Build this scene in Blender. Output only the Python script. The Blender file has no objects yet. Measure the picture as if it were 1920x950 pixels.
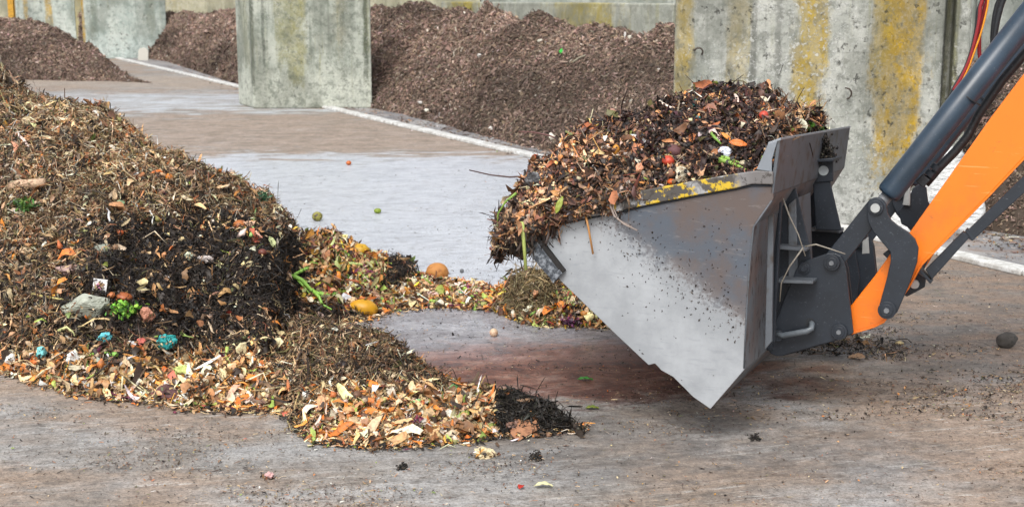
import bpy, math, random
import numpy as np
from mathutils import Vector, Matrix
from mathutils.bvhtree import BVHTree
from mathutils import noise as mnoise

R = math.radians
random.seed(7)
rng = np.random.default_rng(7)
scene = bpy.context.scene
col = scene.collection

# ------------------------------------------------------------------ camera
FPX, CX, CY, HC = 2500.0, 960.0, 475.0, 2.35
PITCH = math.atan(485.0 / FPX)
SP, CP = math.sin(PITCH), math.cos(PITCH)
cd = bpy.data.cameras.new('camera')
cam = bpy.data.objects.new('camera', cd)
col.objects.link(cam)
cam.location = (0, 0, HC)
cam.rotation_euler = (math.pi / 2 - PITCH, 0, 0)
cd.sensor_width = 36
cd.lens = 36 * FPX / 1920
cd.clip_end = 1000
scene.camera = cam
cd.dof.use_dof = True
cd.dof.focus_distance = 7.9
cd.dof.aperture_fstop = 4.0

# ------------------------------------------------------------------ light
SUN_EL, SUN_AZ = R(52), R(200)      # azimuth measured clockwise from +Y (north)
w = bpy.data.worlds.new('World')
scene.world = w
w.use_nodes = True
wn = w.node_tree
bg = wn.nodes['Background']
sky = wn.nodes.new('ShaderNodeTexSky')
sky.sky_type = 'NISHITA'
sky.sun_disc = False
sky.sun_elevation = SUN_EL
sky.sun_rotation = SUN_AZ
sky.air_density = 1.0
sky.dust_density = 4.0
hs = wn.nodes.new('ShaderNodeHueSaturation')
hs.inputs['Saturation'].default_value = 0.28
wn.links.new(sky.outputs[0], hs.inputs['Color'])
wn.links.new(hs.outputs[0], bg.inputs['Color'])
bg.inputs['Strength'].default_value = 0.15
sd = bpy.data.lights.new('sun', 'SUN')
sd.energy = 0.85
sd.angle = R(26)
sd.color = (1.0, 0.97, 0.92)
sun = bpy.data.objects.new('sun', sd)
col.objects.link(sun)
sdir = Vector((math.sin(SUN_AZ) * math.cos(SUN_EL), math.cos(SUN_AZ) * math.cos(SUN_EL), math.sin(SUN_EL)))
sun.rotation_euler = sdir.to_track_quat('Z', 'Y').to_euler()
sun.location = (0, 0, 20)
scene.view_settings.view_transform = 'Standard'
scene.view_settings.look = 'None'
scene.view_settings.gamma = 1
scene.view_settings.use_curve_mapping = False
scene.view_settings.exposure = 0.68

# ------------------------------------------------------------------ measuring helpers
def ray(px, py):
    u = (px - CX) / FPX
    v = -(py - CY) / FPX
    return Vector((u, CP + v * SP, -SP + v * CP))
CAM = Vector((0, 0, HC))
def G(px, py, z=0.0):
    d = ray(px, py)
    return CAM + d * ((z - HC) / d.z)
def P(px, py, Y):
    d = ray(px, py)
    return CAM + d * (Y / d.y)
def project(p):
    p = np.asarray(p, float)
    x, y, z = p[..., 0], p[..., 1], p[..., 2] - HC
    dep = y * CP - z * SP
    up = y * SP + z * CP
    return CX + FPX * x / dep, CY - FPX * up / dep
W = ray(1985, 170).normalized()         # width axis of the bucket
A0 = P(1332, 765, 6.8)
U = Vector((0, 0, 1)).cross(W).normalized() * -1     # towards the machine
if U.x < 0: U = -U
V = W.cross(U).normalized()
if V.z < 0: V = -V
def PL(px, py, w=0.0):
    d = ray(px, py)
    o = A0 + W * w
    return CAM + d * ((o - CAM).dot(W) / d.dot(W))
def lin(h):
    if isinstance(h, str):
        h = h.lstrip('#')
        c = [int(h[i:i + 2], 16) / 255 for i in (0, 2, 4)]
    else:
        c = list(h)
    return [x / 12.92 if x <= 0.04045 else ((x + 0.055) / 1.055) ** 2.4 for x in c]

# ------------------------------------------------------------------ numpy value noise
def _hash(ix, iy, iz, seed):
    h = (ix * 374761393 + iy * 668265263 + iz * 2147483647 + seed * 974634777) & 0xFFFFFFFF
    h = ((h ^ (h >> 13)) * 1274126177) & 0xFFFFFFFF
    h = (h ^ (h >> 16)) & 0xFFFFFFFF
    return h / 4294967295.0
def vnoise(x, y, z=0.0, seed=0):
    x, y = np.asarray(x, float), np.asarray(y, float)
    z = np.asarray(z, float) + np.zeros_like(x)
    ix, iy, iz = np.floor(x).astype(np.int64), np.floor(y).astype(np.int64), np.floor(z).astype(np.int64)
    fx, fy, fz = x - ix, y - iy, z - iz
    fx, fy, fz = [f * f * (3 - 2 * f) for f in (fx, fy, fz)]
    r = 0
    for dx in (0, 1):
        for dy in (0, 1):
            for dz in (0, 1):
                wgt = (fx if dx else 1 - fx) * (fy if dy else 1 - fy) * (fz if dz else 1 - fz)
                r = r + wgt * _hash(ix + dx, iy + dy, iz + dz, seed)
    return r * 2 - 1
def fbm(x, y, z=0.0, seed=0, octv=4):
    r, a = 0, 1.0
    for i in range(octv):
        k = 2.03 ** i
        r = r + a * vnoise(np.asarray(x) * k, np.asarray(y) * k, np.asarray(z) * k, seed + i * 17)
        a *= 0.5
    return r

# ------------------------------------------------------------------ object helpers
def tag(o, label=None, cat=None, group=None, kind=None):
    if label: o['label'] = label
    if cat: o['category'] = cat
    if group: o['group'] = group
    if kind: o['kind'] = kind
    return o
def origin(o):
    p = Vector((0, 0, 0))
    while o is not None:
        p += o.location
        o = o.parent
    return p
def empty(name, loc):
    o = bpy.data.objects.new(name, None)
    o.empty_display_size = 0.1
    o.location = loc
    col.objects.link(o)
    return o
def obj(name, verts, faces, mat, parent=None, loc=None, smooth=False, bevel=0.0, sub=0):
    """one mesh object from WORLD coordinates"""
    base = origin(parent) if parent else Vector((0, 0, 0))
    if loc is None:
        loc = base if parent else Vector((0, 0, 0))
    loc = Vector(loc)
    me = bpy.data.meshes.new(name)
    me.from_pydata([tuple(Vector(v) - loc) for v in verts], [], faces)
    me.update()
    o = bpy.data.objects.new(name, me)
    o.location = loc - base
    o.parent = parent
    col.objects.link(o)
    if mat: me.materials.append(mat)
    import bmesh
    bm = bmesh.new(); bm.from_mesh(me)
    bmesh.ops.recalc_face_normals(bm, faces=bm.faces[:])
    bm.to_mesh(me); bm.free()
    if smooth:
        me.shade_smooth()
    if bevel:
        m = o.modifiers.new('bevel', 'BEVEL'); m.width = bevel; m.segments = 2; m.limit_method = 'ANGLE'; m.angle_limit = R(40)
    if sub:
        m = o.modifiers.new('sub', 'SUBSURF'); m.levels = sub; m.render_levels = sub
    return o
class MB:
    def __init__(s): s.v, s.f = [], []
    def add(s, v, f):
        n = len(s.v); s.v += [Vector(p) for p in v]; s.f += [tuple(i + n for i in q) for q in f]
        return s
    def prism(s, front, off):
        """closed prism from a polygon and an offset vector"""
        n = len(front)
        v = [Vector(p) for p in front] + [Vector(p) + off for p in front]
        f = [tuple(range(n)), tuple(range(2 * n - 1, n - 1, -1))]
        f += [(i, (i + 1) % n, n + (i + 1) % n, n + i) for i in range(n)]
        return s.add(v, f)
    def tube(s, path, r, n=12, cap=True):
        path = [Vector(p) for p in path]
        rs = r if isinstance(r, (list, tuple)) else [r] * len(path)
        v, f = [], []
        prev = None
        for i, p in enumerate(path):
            t = (path[min(i + 1, len(path) - 1)] - path[max(i - 1, 0)]).normalized()
            a = prev - t * prev.dot(t) if prev is not None else t.orthogonal()
            if a.length < 1e-6: a = t.orthogonal()
            a.normalize(); prev = a
            b = t.cross(a)
            for k in range(n):
                an = 2 * math.pi * k / n
                v.append(p + (a * math.cos(an) + b * math.sin(an)) * rs[i])
        for i in range(len(path) - 1):
            for k in range(n):
                f.append((i * n + k, i * n + (k + 1) % n, (i + 1) * n + (k + 1) % n, (i + 1) * n + k))
        if cap:
            f.append(tuple(range(n))[::-1]); f.append(tuple(range((len(path) - 1) * n, len(path) * n)))
        return s.add(v, f)
    def box(s, lo, hi):
        x0, y0, z0 = lo; x1, y1, z1 = hi
        return s.prism([(x0, y0, z0), (x1, y0, z0), (x1, y1, z0), (x0, y1, z0)], Vector((0, 0, z1 - z0)))
    def build(s, name, mat, parent=None, **k):
        return obj(name, s.v, s.f, mat, parent, **k)
def plate(pts, w0, w1):
    """polygon drawn on the plane w0 of the bucket, with thickness to w1"""
    return MB().prism([PL(x, y, w0) for x, y in pts], W * (w1 - w0))

# ------------------------------------------------------------------ material helpers
class NT:
    def __init__(s, name):
        s.m = bpy.data.materials.new(name); s.m.use_nodes = True
        s.t = s.m.node_tree; s.n = s.t.nodes
        s.b = s.n['Principled BSDF']
        s._pos = None
    def link(s, a, b): s.t.links.new(a, b)
    def put(s, sock, v):
        if isinstance(v, bpy.types.NodeSocket): s.link(v, sock)
        elif isinstance(v, (list, tuple)) and len(v) == 3 and len(sock.default_value) == 4: sock.default_value = (*v, 1)
        else: sock.default_value = v
    def pos(s):
        if s._pos is None:
            s._pos = s.n.new('ShaderNodeNewGeometry').outputs['Position']
        return s._pos
    def mp(s, vec, scale=(1, 1, 1), loc=(0, 0, 0), rot=(0, 0, 0)):
        n = s.n.new('ShaderNodeMapping'); s.link(vec, n.inputs[0])
        n.inputs['Scale'].default_value = scale; n.inputs['Location'].default_value = loc; n.inputs['Rotation'].default_value = rot
        return n.outputs[0]
    def noise(s, vec, scale, detail=4, rough=0.55, dist=0.0):
        n = s.n.new('ShaderNodeTexNoise'); s.link(vec, n.inputs['Vector'])
        n.inputs['Scale'].default_value = scale; n.inputs['Detail'].default_value = detail
        n.inputs['Roughness'].default_value = rough; n.inputs['Distortion'].default_value = dist
        return n.outputs[0]
    def voro(s, vec, scale, feat='F1', out='Distance'):
        n = s.n.new('ShaderNodeTexVoronoi'); n.feature = feat; s.link(vec, n.inputs['Vector']); n.inputs['Scale'].default_value = scale
        return n.outputs[out]
    def math(s, op, a, b=0.0, c=0.0, clamp=False):
        n = s.n.new('ShaderNodeMath'); n.operation = op; n.use_clamp = clamp
        s.put(n.inputs[0], a); s.put(n.inputs[1], b); s.put(n.inputs[2], c)
        return n.outputs[0]
    def step(s, v, lo, hi):
        n = s.n.new('ShaderNodeMapRange'); n.interpolation_type = 'SMOOTHSTEP'
        s.put(n.inputs[0], v); n.inputs[1].default_value = lo; n.inputs[2].default_value = hi
        return n.outputs[0]
    def mix(s, fac, a, b, blend='MIX'):
        n = s.n.new('ShaderNodeMix'); n.data_type = 'RGBA'; n.blend_type = blend
        s.put(n.inputs[0], fac); s.put(n.inputs[6], a); s.put(n.inputs[7], b)
        return n.outputs[2]
    def sep(s, v):
        n = s.n.new('ShaderNodeSeparateXYZ'); s.link(v, n.inputs[0]); return n.outputs
    def dot(s, v, c, off=0.0):
        n = s.n.new('ShaderNodeVectorMath'); n.operation = 'DOT_PRODUCT'; s.link(v, n.inputs[0]); n.inputs[1].default_value = tuple(c)
        return s.math('ADD', n.outputs['Value'], off)
    def bump(s, h, strength=0.3, dist=0.01):
        n = s.n.new('ShaderNodeBump'); s.link(h, n.inputs['Height']); n.inputs['Strength'].default_value = strength; n.inputs['Distance'].default_value = dist
        s.link(n.outputs[0], s.b.inputs['Normal'])
    def band(s, v, c, half, soft):
        """1 where |v-c|<half"""
        d = s.math('ABSOLUTE', s.math('SUBTRACT', v, c))
        return s.step(d, half + soft, half - soft) if False else s.math('SUBTRACT', 1.0, s.step(d, max(0, half - soft), half + soft))
    def done(s, color=None, rough=0.6, metal=0.0, spec=None):
        if color is not None: s.put(s.b.inputs['Base Color'], color)
        s.put(s.b.inputs['Roughness'], rough); s.put(s.b.inputs['Metallic'], metal)
        if spec is not None: s.put(s.b.inputs['Specular IOR Level'], spec)
        return s.m

def simple(name, c, rough=0.6, var=0.25, scale=30, metal=0.0, c2=None, bump=0.15, lo=0.5, hi=0.68, spec=None):
    t = NT(name); c = lin(c)
    n = t.noise(t.pos(), scale, 5)
    base = t.mix(n, [x * (1 - var) for x in c], [min(1, x * (1 + var)) for x in c])
    if c2:
        base = t.mix(t.step(t.noise(t.pos(), scale * 1.7, 4), lo, hi), base, lin(c2))
    t.bump(n, bump, 0.004)
    return t.done(base, rough, metal, spec)

# chips carry their own colour
def chip_material(name, rough=0.55, bump=0.0):
    t = NT(name)
    a = t.n.new('ShaderNodeVertexColor'); a.layer_name = 'Col'
    n = t.noise(t.pos(), 55, 3)
    c = t.mix(n, a.outputs[0], (0.2, 0.2, 0.2), 'MULTIPLY')
    c = t.mix(t.step(n, 0.3, 0.6), t.mix(0.45, a.outputs[0], (0.08, 0.06, 0.045)), a.outputs[0])
    return t.done(c, rough, 0, 0.35)

def ground_material():
    t = NT('yard_concrete'); p = t.pos(); x, y, z = t.sep(p)
    rp = t.mp(p, (1, 1, 1), rot=(0, 0, R(-9)))
    st = t.noise(t.mp(rp, (0.6, 1.7, 1)), 1.5, 9, 0.7, 0.6)
    st2 = t.noise(t.mp(rp, (1.3, 2.3, 1), (3, 1, 0)), 2.2, 10, 0.8, .6)
    st3 = t.noise(t.mp(rp, (1.2, 16, 1), (8, 1, 0)), 1.6, 8, 0.75)
    big = t.noise(t.mp(p, (0.45, 0.8, 1), (5, 2, 0)), 0.9, 6, 0.62)
    fine = t.noise(p, 75, 5, 0.75)
    med = t.noise(t.mp(p, (1, 1.7, 1)), 6, 8, 0.75)
    med2 = t.noise(t.mp(p, (1, 1.8, 1), (4, 4, 4)), 2.2, 8, 0.72)
    c = t.mix(t.step(st, 0.38, 0.62), lin('8b847c'), lin('a3a2a0'))
    c = t.mix(t.math('MULTIPLY', t.step(big, 0.42, 0.56), 0.75), c, lin('9a8470'))
    c = t.mix(t.math('MULTIPLY', t.step(med2, 0.5, 0.66), 0.55), c, lin('6c6964'))
    c = t.mix(t.math('MULTIPLY', t.step(st2, 0.52, 0.7), 0.5), c, lin('5a5653'))
    c = t.mix(t.math('MULTIPLY', t.step(st2, 0.46, 0.32), 0.4), c, lin('a9a59d'))
    c = t.mix(t.math('MULTIPLY', t.step(st3, 0.6, 0.72), 0.2), c, lin('b8b5af'))
    ln = t.noise(t.mp(t.mp(p, (1, 1, 1), rot=(0, 0, R(-14))), (.22, 3.2, 1), (1, 6, 2)), 2.2, 3, .5)
    c = t.mix(t.math('MULTIPLY', t.math('MULTIPLY', t.band(ln, .5, .004, .004), t.step(med2, .4, .55)), .7), c, lin('c2c0bb'))
    c = t.mix(t.math('MULTIPLY', t.math('MULTIPLY', t.band(ln, .56, .005, .004), t.step(med2, .55, .4)), .6), c, lin('4c4743'))
    rm = t.math('MULTIPLY', t.step(t.math('ADD', x, t.math('MULTIPLY', big, 2.0)), 2.2, 3.6), t.step(y, 7.6, 8.6))
    c = t.mix(t.math('MULTIPLY', rm, 0.72), c, t.mix(t.step(med2, .42, .6), lin('86705f'), lin('6f6862')))
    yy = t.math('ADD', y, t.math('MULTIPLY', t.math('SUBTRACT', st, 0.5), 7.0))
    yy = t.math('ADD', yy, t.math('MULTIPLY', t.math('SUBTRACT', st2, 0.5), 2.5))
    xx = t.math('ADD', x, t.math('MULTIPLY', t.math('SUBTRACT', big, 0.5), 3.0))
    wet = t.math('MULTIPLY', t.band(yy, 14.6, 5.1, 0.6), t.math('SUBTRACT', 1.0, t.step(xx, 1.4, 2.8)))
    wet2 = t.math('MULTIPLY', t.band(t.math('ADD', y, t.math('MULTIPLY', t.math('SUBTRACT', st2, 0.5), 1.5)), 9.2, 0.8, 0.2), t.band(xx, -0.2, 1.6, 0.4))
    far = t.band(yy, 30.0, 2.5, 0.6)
    wet_sheen_col = t.mix(t.step(st2, 0.4, 0.62), lin('c9ced5'), lin('b8bdc5'))  # pale blue sky reflection of the wet floor, put into the base colour
    wet_sheen_col = t.mix(t.math('MULTIPLY', t.step(med2, 0.52, 0.64), 0.35), wet_sheen_col, lin('8d939b'))
    wet_sheen_col = t.mix(t.math('MULTIPLY', t.step(t.noise(t.mp(rp, (1.2, 4, 1), (2, 9, 0)), 3.2, 7, .75), 0.6, 0.66), 0.6), wet_sheen_col, lin('6a6e75'))
    c = t.mix(t.math('MULTIPLY', wet, 0.93), c, wet_sheen_col)
    c = t.mix(t.math('MULTIPLY', wet2, 0.8), c, t.mix(t.step(st2, 0.42, 0.6), lin('a4a4aa'), lin('7d7a80')))
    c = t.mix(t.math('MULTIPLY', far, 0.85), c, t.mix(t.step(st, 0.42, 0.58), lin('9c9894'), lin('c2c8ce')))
    tan = t.band(yy, 23.2, 3.1, 0.6)
    c = t.mix(t.math('MULTIPLY', tan, 0.88), c, t.mix(t.step(med2, 0.42, 0.62), lin('a39284'), lin('857768')))
    c = t.mix(t.math('MULTIPLY', t.math('MULTIPLY', tan, t.step(st2, .55, .66)), 0.5), c, lin('b9bbbd'))
    tan2 = t.band(yy, 37.0, 2.6, 0.6)
    c = t.mix(t.math('MULTIPLY', tan2, 0.7), c, t.mix(t.step(med2, .4, .6), lin('aa9c8c'), lin('93877a')))
    ex = t.math('DIVIDE', t.math('SUBTRACT', t.math('ADD', x, t.math('MULTIPLY', t.math('SUBTRACT', st, 0.5), 3.0)), 0.35), 1.6)
    ey = t.math('DIVIDE', t.math('SUBTRACT', t.math('ADD', y, t.math('MULTIPLY', t.math('SUBTRACT', st2, 0.5), 2.0)), 8.2), 0.78)
    rr = t.math('ADD', t.math('MULTIPLY', ex, ex), t.math('MULTIPLY', ey, ey))
    red = t.math('MULTIPLY', t.math('SUBTRACT', 1.0, t.step(rr, 0.25, 1.2)), t.math('ADD', .55, t.math('MULTIPLY', .45, t.step(st2, .38, .55))))
    c = t.mix(t.math('MULTIPLY', red, 0.95), c, t.mix(t.step(st2, 0.42, 0.6), lin('8e5034'), lin('573024')))
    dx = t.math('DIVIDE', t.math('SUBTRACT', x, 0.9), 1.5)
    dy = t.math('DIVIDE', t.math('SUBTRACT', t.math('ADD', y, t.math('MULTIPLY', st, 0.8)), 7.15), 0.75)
    bucket_shade = t.math('SUBTRACT', 1.0, t.step(t.math('ADD', t.math('MULTIPLY', dx, dx), t.math('MULTIPLY', dy, dy)), 0.1, 1.3))  # soft shadow below the bucket, painted into the floor colour
    c = t.mix(t.math('MULTIPLY', t.math('MULTIPLY', bucket_shade, t.step(st2, 0.3, 0.6)), 0.6), c, lin('545353'))
    c = t.mix(t.math('MULTIPLY', t.step(med, 0.54, 0.64), 0.55), c, lin('5a524b'))
    c = t.mix(t.math('MULTIPLY', t.step(t.noise(t.mp(p, (1, 1.5, 1), (3, 3, 1)), 24, 6, .8), 0.56, 0.66), 0.5), c, lin('4d4640'))
    c = t.mix(t.math('MULTIPLY', t.step(t.noise(t.mp(p, (1, 1.7, 1), (7, 1, 2)), 9, 8, .75), 0.6, 0.7), 0.35), c, lin('b9b2a7'))
    c = t.mix(t.math('MULTIPLY', t.step(fine, 0.5, 0.6), 0.6), c, lin('5a534d'))
    c = t.mix(t.math('MULTIPLY', t.step(t.noise(t.mp(p, (1, 1.6, 1), (9, 9, 9)), 60, 4, 0.75), 0.62, 0.68), 0.6), c, lin('c4bcb0'))
    g1 = t.step(t.noise(t.mp(p, (1, 1.25, 1), (2, 7, 1)), 13, 7, .82), .36, .64)
    g2 = t.step(t.noise(t.mp(rp, (1, 1.2, 1), (2, 3, 1)), 4.5, 8, .8), .36, .64)
    gv = t.math('ADD', .62, t.math('ADD', t.math('MULTIPLY', g1, .42), t.math('MULTIPLY', g2, .26)))
    g3 = t.step(t.noise(t.mp(p, (1, 1.1, 1), (6, 3, 1)), 38, 5, .85), .38, .62)
    gv = t.math('ADD', gv, t.math('MULTIPLY', t.math('SUBTRACT', g3, .5), .26))
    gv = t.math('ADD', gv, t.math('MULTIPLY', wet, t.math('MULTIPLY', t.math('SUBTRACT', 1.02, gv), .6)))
    cb = t.n.new('ShaderNodeCombineXYZ'); [t.link(gv, cb.inputs[i]) for i in range(3)]
    c = t.mix(1.0, c, cb.outputs[0], 'MULTIPLY')
    rg = t.math('SUBTRACT', 0.78, t.math('MULTIPLY', t.math('MAXIMUM', wet, t.math('MULTIPLY', far, 0.8)), 0.42))
    rg = t.math('SUBTRACT', rg, t.math('MULTIPLY', wet2, 0.3))
    rg = t.math('ADD', rg, t.math('MULTIPLY', t.math('SUBTRACT', st2, 0.5), 0.6), clamp=True)
    rg = t.math('SUBTRACT', rg, t.math('MULTIPLY', red, 0.22), clamp=True)
    t.bump(t.math('ADD', fine, t.math('MULTIPLY', med, 2.0)), 0.35, 0.006)
    return t.done(c, rg, 0, 0.5)

def concrete(name, bands=(), light='c9cac2', mid='9fa39b', dark='63685f', yel='a8922a', pit=1.0, sc=1.0, base_z=0.9, basecol='d6dad6'):
    t = NT(name); p = t.pos(); x, y, z = t.sep(p)
    vs = t.noise(t.mp(p, (5 * sc, 5 * sc, 0.35)), 1.5, 7, 0.6, 0.3)
    vs2 = t.noise(t.mp(p, (13 * sc, 13 * sc, 0.8), (4, 2, 1)), 1.3, 6, 0.65)
    bl = t.noise(p, 2.2 * sc, 8, 0.7)
    fi = t.noise(p, 22 * sc, 6, 0.72)
    c = t.mix(t.step(bl, 0.36, 0.62), lin(mid), lin(light))
    c = t.mix(t.math('MULTIPLY', t.step(vs, 0.52, 0.7), 0.5), c, lin(dark))
    c = t.mix(t.math('MULTIPLY', t.step(vs2, 0.58, 0.74), 0.35), c, lin('4b5049'))
    c = t.mix(t.math('MULTIPLY', t.step(t.noise(t.mp(p, (9 * sc, 9 * sc, 0.6), (1, 7, 3)), 1.0, 6, 0.7), 0.55, 0.7), 0.45), c, lin('8f8c55'))
    # horizontal casting board joints
    mo_ = t.noise(t.mp(p, (1, 1, .7), (3, 4, 6)), 5 * sc, 7, .75)
    zb = t.math('FRACT', t.math('MULTIPLY', z, 3.1))
    c = t.mix(t.math('MULTIPLY', t.band(zb, 0.5, 0.012, 0.02), 0.22), c, lin('77786f'))
    # splash zone is scrubbed pale
    lowz = t.math('SUBTRACT', 1.0, t.step(t.math('ADD', z, t.math('MULTIPLY', bl, 0.7)), base_z * 0.7, base_z * 1.5))
    c = t.mix(t.math('MULTIPLY', lowz, 0.7), c, t.mix(t.step(fi, 0.4, 0.65), lin(basecol), [q * .62 for q in lin(basecol)]))
    for bd in bands:
        bx, bw, z0, st = bd[:4]; yc_ = bd[4] if len(bd) > 4 else yel
        d = t.band(t.math('ADD', x, t.math('MULTIPLY', t.math('ADD', t.math('SUBTRACT', vs, 0.5), t.math('SUBTRACT', mo_, 0.5)), bw * 2.4)), bx, bw, bw * 0.5)
        m = t.math('MULTIPLY', d, t.step(t.math('ADD', t.math('ADD', t.math('MULTIPLY', fi, .5), t.math('MULTIPLY', mo_, .5)), t.math('MULTIPLY', t.step(z, z0 - 0.5, z0 + 0.6), 0.32)), 0.5, 0.66))
        m = t.math('MULTIPLY', m, t.math('ADD', .65, t.math('MULTIPLY', .35, t.step(t.noise(t.mp(p, (1.6, 1.6, .8), (bx, 1, 2)), 3.2 * sc, 6, .7), .42, .54))))
        c = t.mix(t.math('MULTIPLY', m, st), c, t.mix(t.step(mo_, .42, .6), lin(yc_), [q * .72 for q in lin(yc_)]))
    bl2 = t.noise(t.mp(p, (1, 1, .6), (11, 3, 6)), 1.1 * sc, 6, .65)
    c = t.mix(t.math('MULTIPLY', t.step(bl2, .46, .6), .5), c, lin('5c5f55'))
    mo = t.noise(t.mp(p, (1, 1, 1), (3, 8, 6)), 7 * sc, 7, .75)
    c = t.mix(t.math('MULTIPLY', t.step(mo, .5, .58), .5), c, lin(dark))
    white = t.step(t.noise(t.mp(p, (1, 1, 1), (2, 5, 8)), 26 * sc, 6, 0.7), 0.53, 0.6)
    white = t.math('MULTIPLY', white, t.math('ADD', .25, t.step(bl2, .56, .44)))
    c = t.mix(t.math('MULTIPLY', white, 0.5 * pit), c, lin('c8c9c4'))
    hole = t.math('MULTIPLY', t.step(t.noise(t.mp(p, (1, 1, 0.8), (7, 1, 2)), 17 * sc, 5, 0.68), 0.58, 0.66), t.step(bl, 0.42, 0.56))
    c = t.mix(t.math('MULTIPLY', hole, 0.75 * pit), c, lin('3d3d38'))
    h = t.math('SUBTRACT', t.math('ADD', fi, t.math('MULTIPLY', white, 0.3)), t.math('MULTIPLY', hole, 0.8))
    t.bump(h, 0.7, 0.015)
    return t.done(c, 0.85, 0, 0.3)

# ------------------------------------------------------------------ chips (leaves, sticks, clods) as real little meshes
def sample_surface(V_, F_, n, weight=None):
    """random points on quads/tris given as arrays (F_ : (m,4))"""
    a, b, c, d = [V_[F_[:, i]] for i in range(4)]
    n1 = np.cross(c - a, d - b)
    ar = np.linalg.norm(n1, axis=1) * 0.5
    nn = n1 / (np.linalg.norm(n1, axis=1, keepdims=True) + 1e-9)
    wt = ar * (weight if weight is not None else 1)
    idx = rng.choice(len(F_), n, p=wt / wt.sum())
    u, v = rng.random((n, 1)), rng.random((n, 1))
    Pp = (a[idx] * (1 - u) + b[idx] * u) * (1 - v) + (d[idx] * (1 - u) + c[idx] * u) * v
    return Pp, nn[idx]
TPL = {
 'leaf': (np.array([(-.5, 0, 0), (-.2, -.5, 1), (-.2, .5, .8), (.25, -.42, .9), (.25, .45, 1), (.5, 0, 0)], float),
          [(0, 1, 2), (1, 3, 4, 2), (3, 5, 4)]),
 'stick': (np.array([(-.5, .5, 0), (-.5, -.5, 0), (-.5, 0, .8), (0, .5, .6), (0, -.5, .6), (0, 0, 1.4), (.5, .4, 0), (.5, -.4, 0), (.5, 0, .7)], float),
          [(0, 1, 4, 3), (1, 2, 5, 4), (2, 0, 3, 5), (3, 4, 7, 6), (4, 5, 8, 7), (5, 3, 6, 8)]),
 'clod': (np.array([(.5, 0, 0), (-.5, 0, 0), (0, .5, 0), (0, -.5, 0), (0, 0, .5), (0, 0, -.5)], float),
          [(0, 2, 4), (2, 1, 4), (1, 3, 4), (3, 0, 4), (2, 0, 5), (1, 2, 5), (3, 1, 5), (0, 3, 5)]),
}
_sx = np.linspace(-.5, .5, 5)
TPL['strip'] = (np.array([(x, y * (1 - abs(2 * x) ** 3 * .6), 0) for x in _sx for y in (-.5, 0, .5)], float),
                [(i * 3 + k, i * 3 + 3 + k, i * 3 + 4 + k, i * 3 + 1 + k) for i in range(4) for k in range(2)])
def lnorm(med, sig, n):
    return np.minimum(rng.lognormal(math.log(med), sig, n), med * 3.2)
def chips(kind, Pp, Nn, L, Wd, curl, colr, tilt=0.5, lift=0.01, align=None):
    n = len(Pp)
    tv, tf = TPL[kind]
    nn = Nn + rng.normal(0, tilt, (n, 3)); nn /= np.linalg.norm(nn, axis=1, keepdims=True)
    r = rng.normal(0, 1, (n, 3))
    if align is not None: r = r * 0.6 + align
    tx = r - nn * (r * nn).sum(1, keepdims=True); tx /= np.linalg.norm(tx, axis=1, keepdims=True) + 1e-9
    ty = np.cross(nn, tx)
    k = len(tv)
    X = np.repeat(tv[None], n, 0)
    if kind == 'strip':
        wob = rng.normal(0, .05, (n, 5, 1)).repeat(3, 1).reshape(n, 15)
    X = X + rng.normal(0, {'stick': .03, 'strip': .035}.get(kind, .10), X.shape) * (1 if kind != 'clod' else 1.2)
    L = np.broadcast_to(np.asarray(L, float), (n,)); wy = (wob * L[:, None] + (X[:, :, 0] ** 2) * rng.normal(0, .5, (n, 1)) * L[:, None]) if kind == 'strip' else 0; Wd = np.broadcast_to(np.asarray(Wd, float), (n,))
    if kind == 'stick':
        zz = X[:, :, 2] * Wd[:, None] + np.where(np.abs(tv[None, :, 0]) < .1, 1, 0) * curl * rng.normal(0, 1, (n, 1)) * L[:, None] * 0.4
    elif kind == 'strip':
        zz = (-(X[:, :, 0] ** 2) * rng.normal(.5, .8, (n, 1)) * L[:, None] + X[:, :, 0] * X[:, :, 1] * rng.normal(0, 1.6, (n, 1)) * Wd[:, None]) * curl + np.abs(X[:, :, 1]) * rng.normal(.3, .5, (n, 1)) * Wd[:, None] + X[:, :, 2] * Wd[:, None]
    elif kind == 'clod':
        zz = X[:, :, 2] * Wd[:, None]
    else:
        zz = X[:, :, 2] * curl * rng.normal(0.2, 1, (n, 1)) * Wd[:, None]
    out = Pp[:, None, :] + nn[:, None, :] * zz[..., None] + tx[:, None, :] * (X[:, :, 0] * L[:, None])[..., None] + ty[:, None, :] * (X[:, :, 1] * Wd[:, None] + wy)[..., None]
    out += (Nn * (rng.random((n, 1)) * lift))[:, None, :]
    return out.reshape(-1, 3), k, tf, np.repeat(colr, k, 0)
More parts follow.
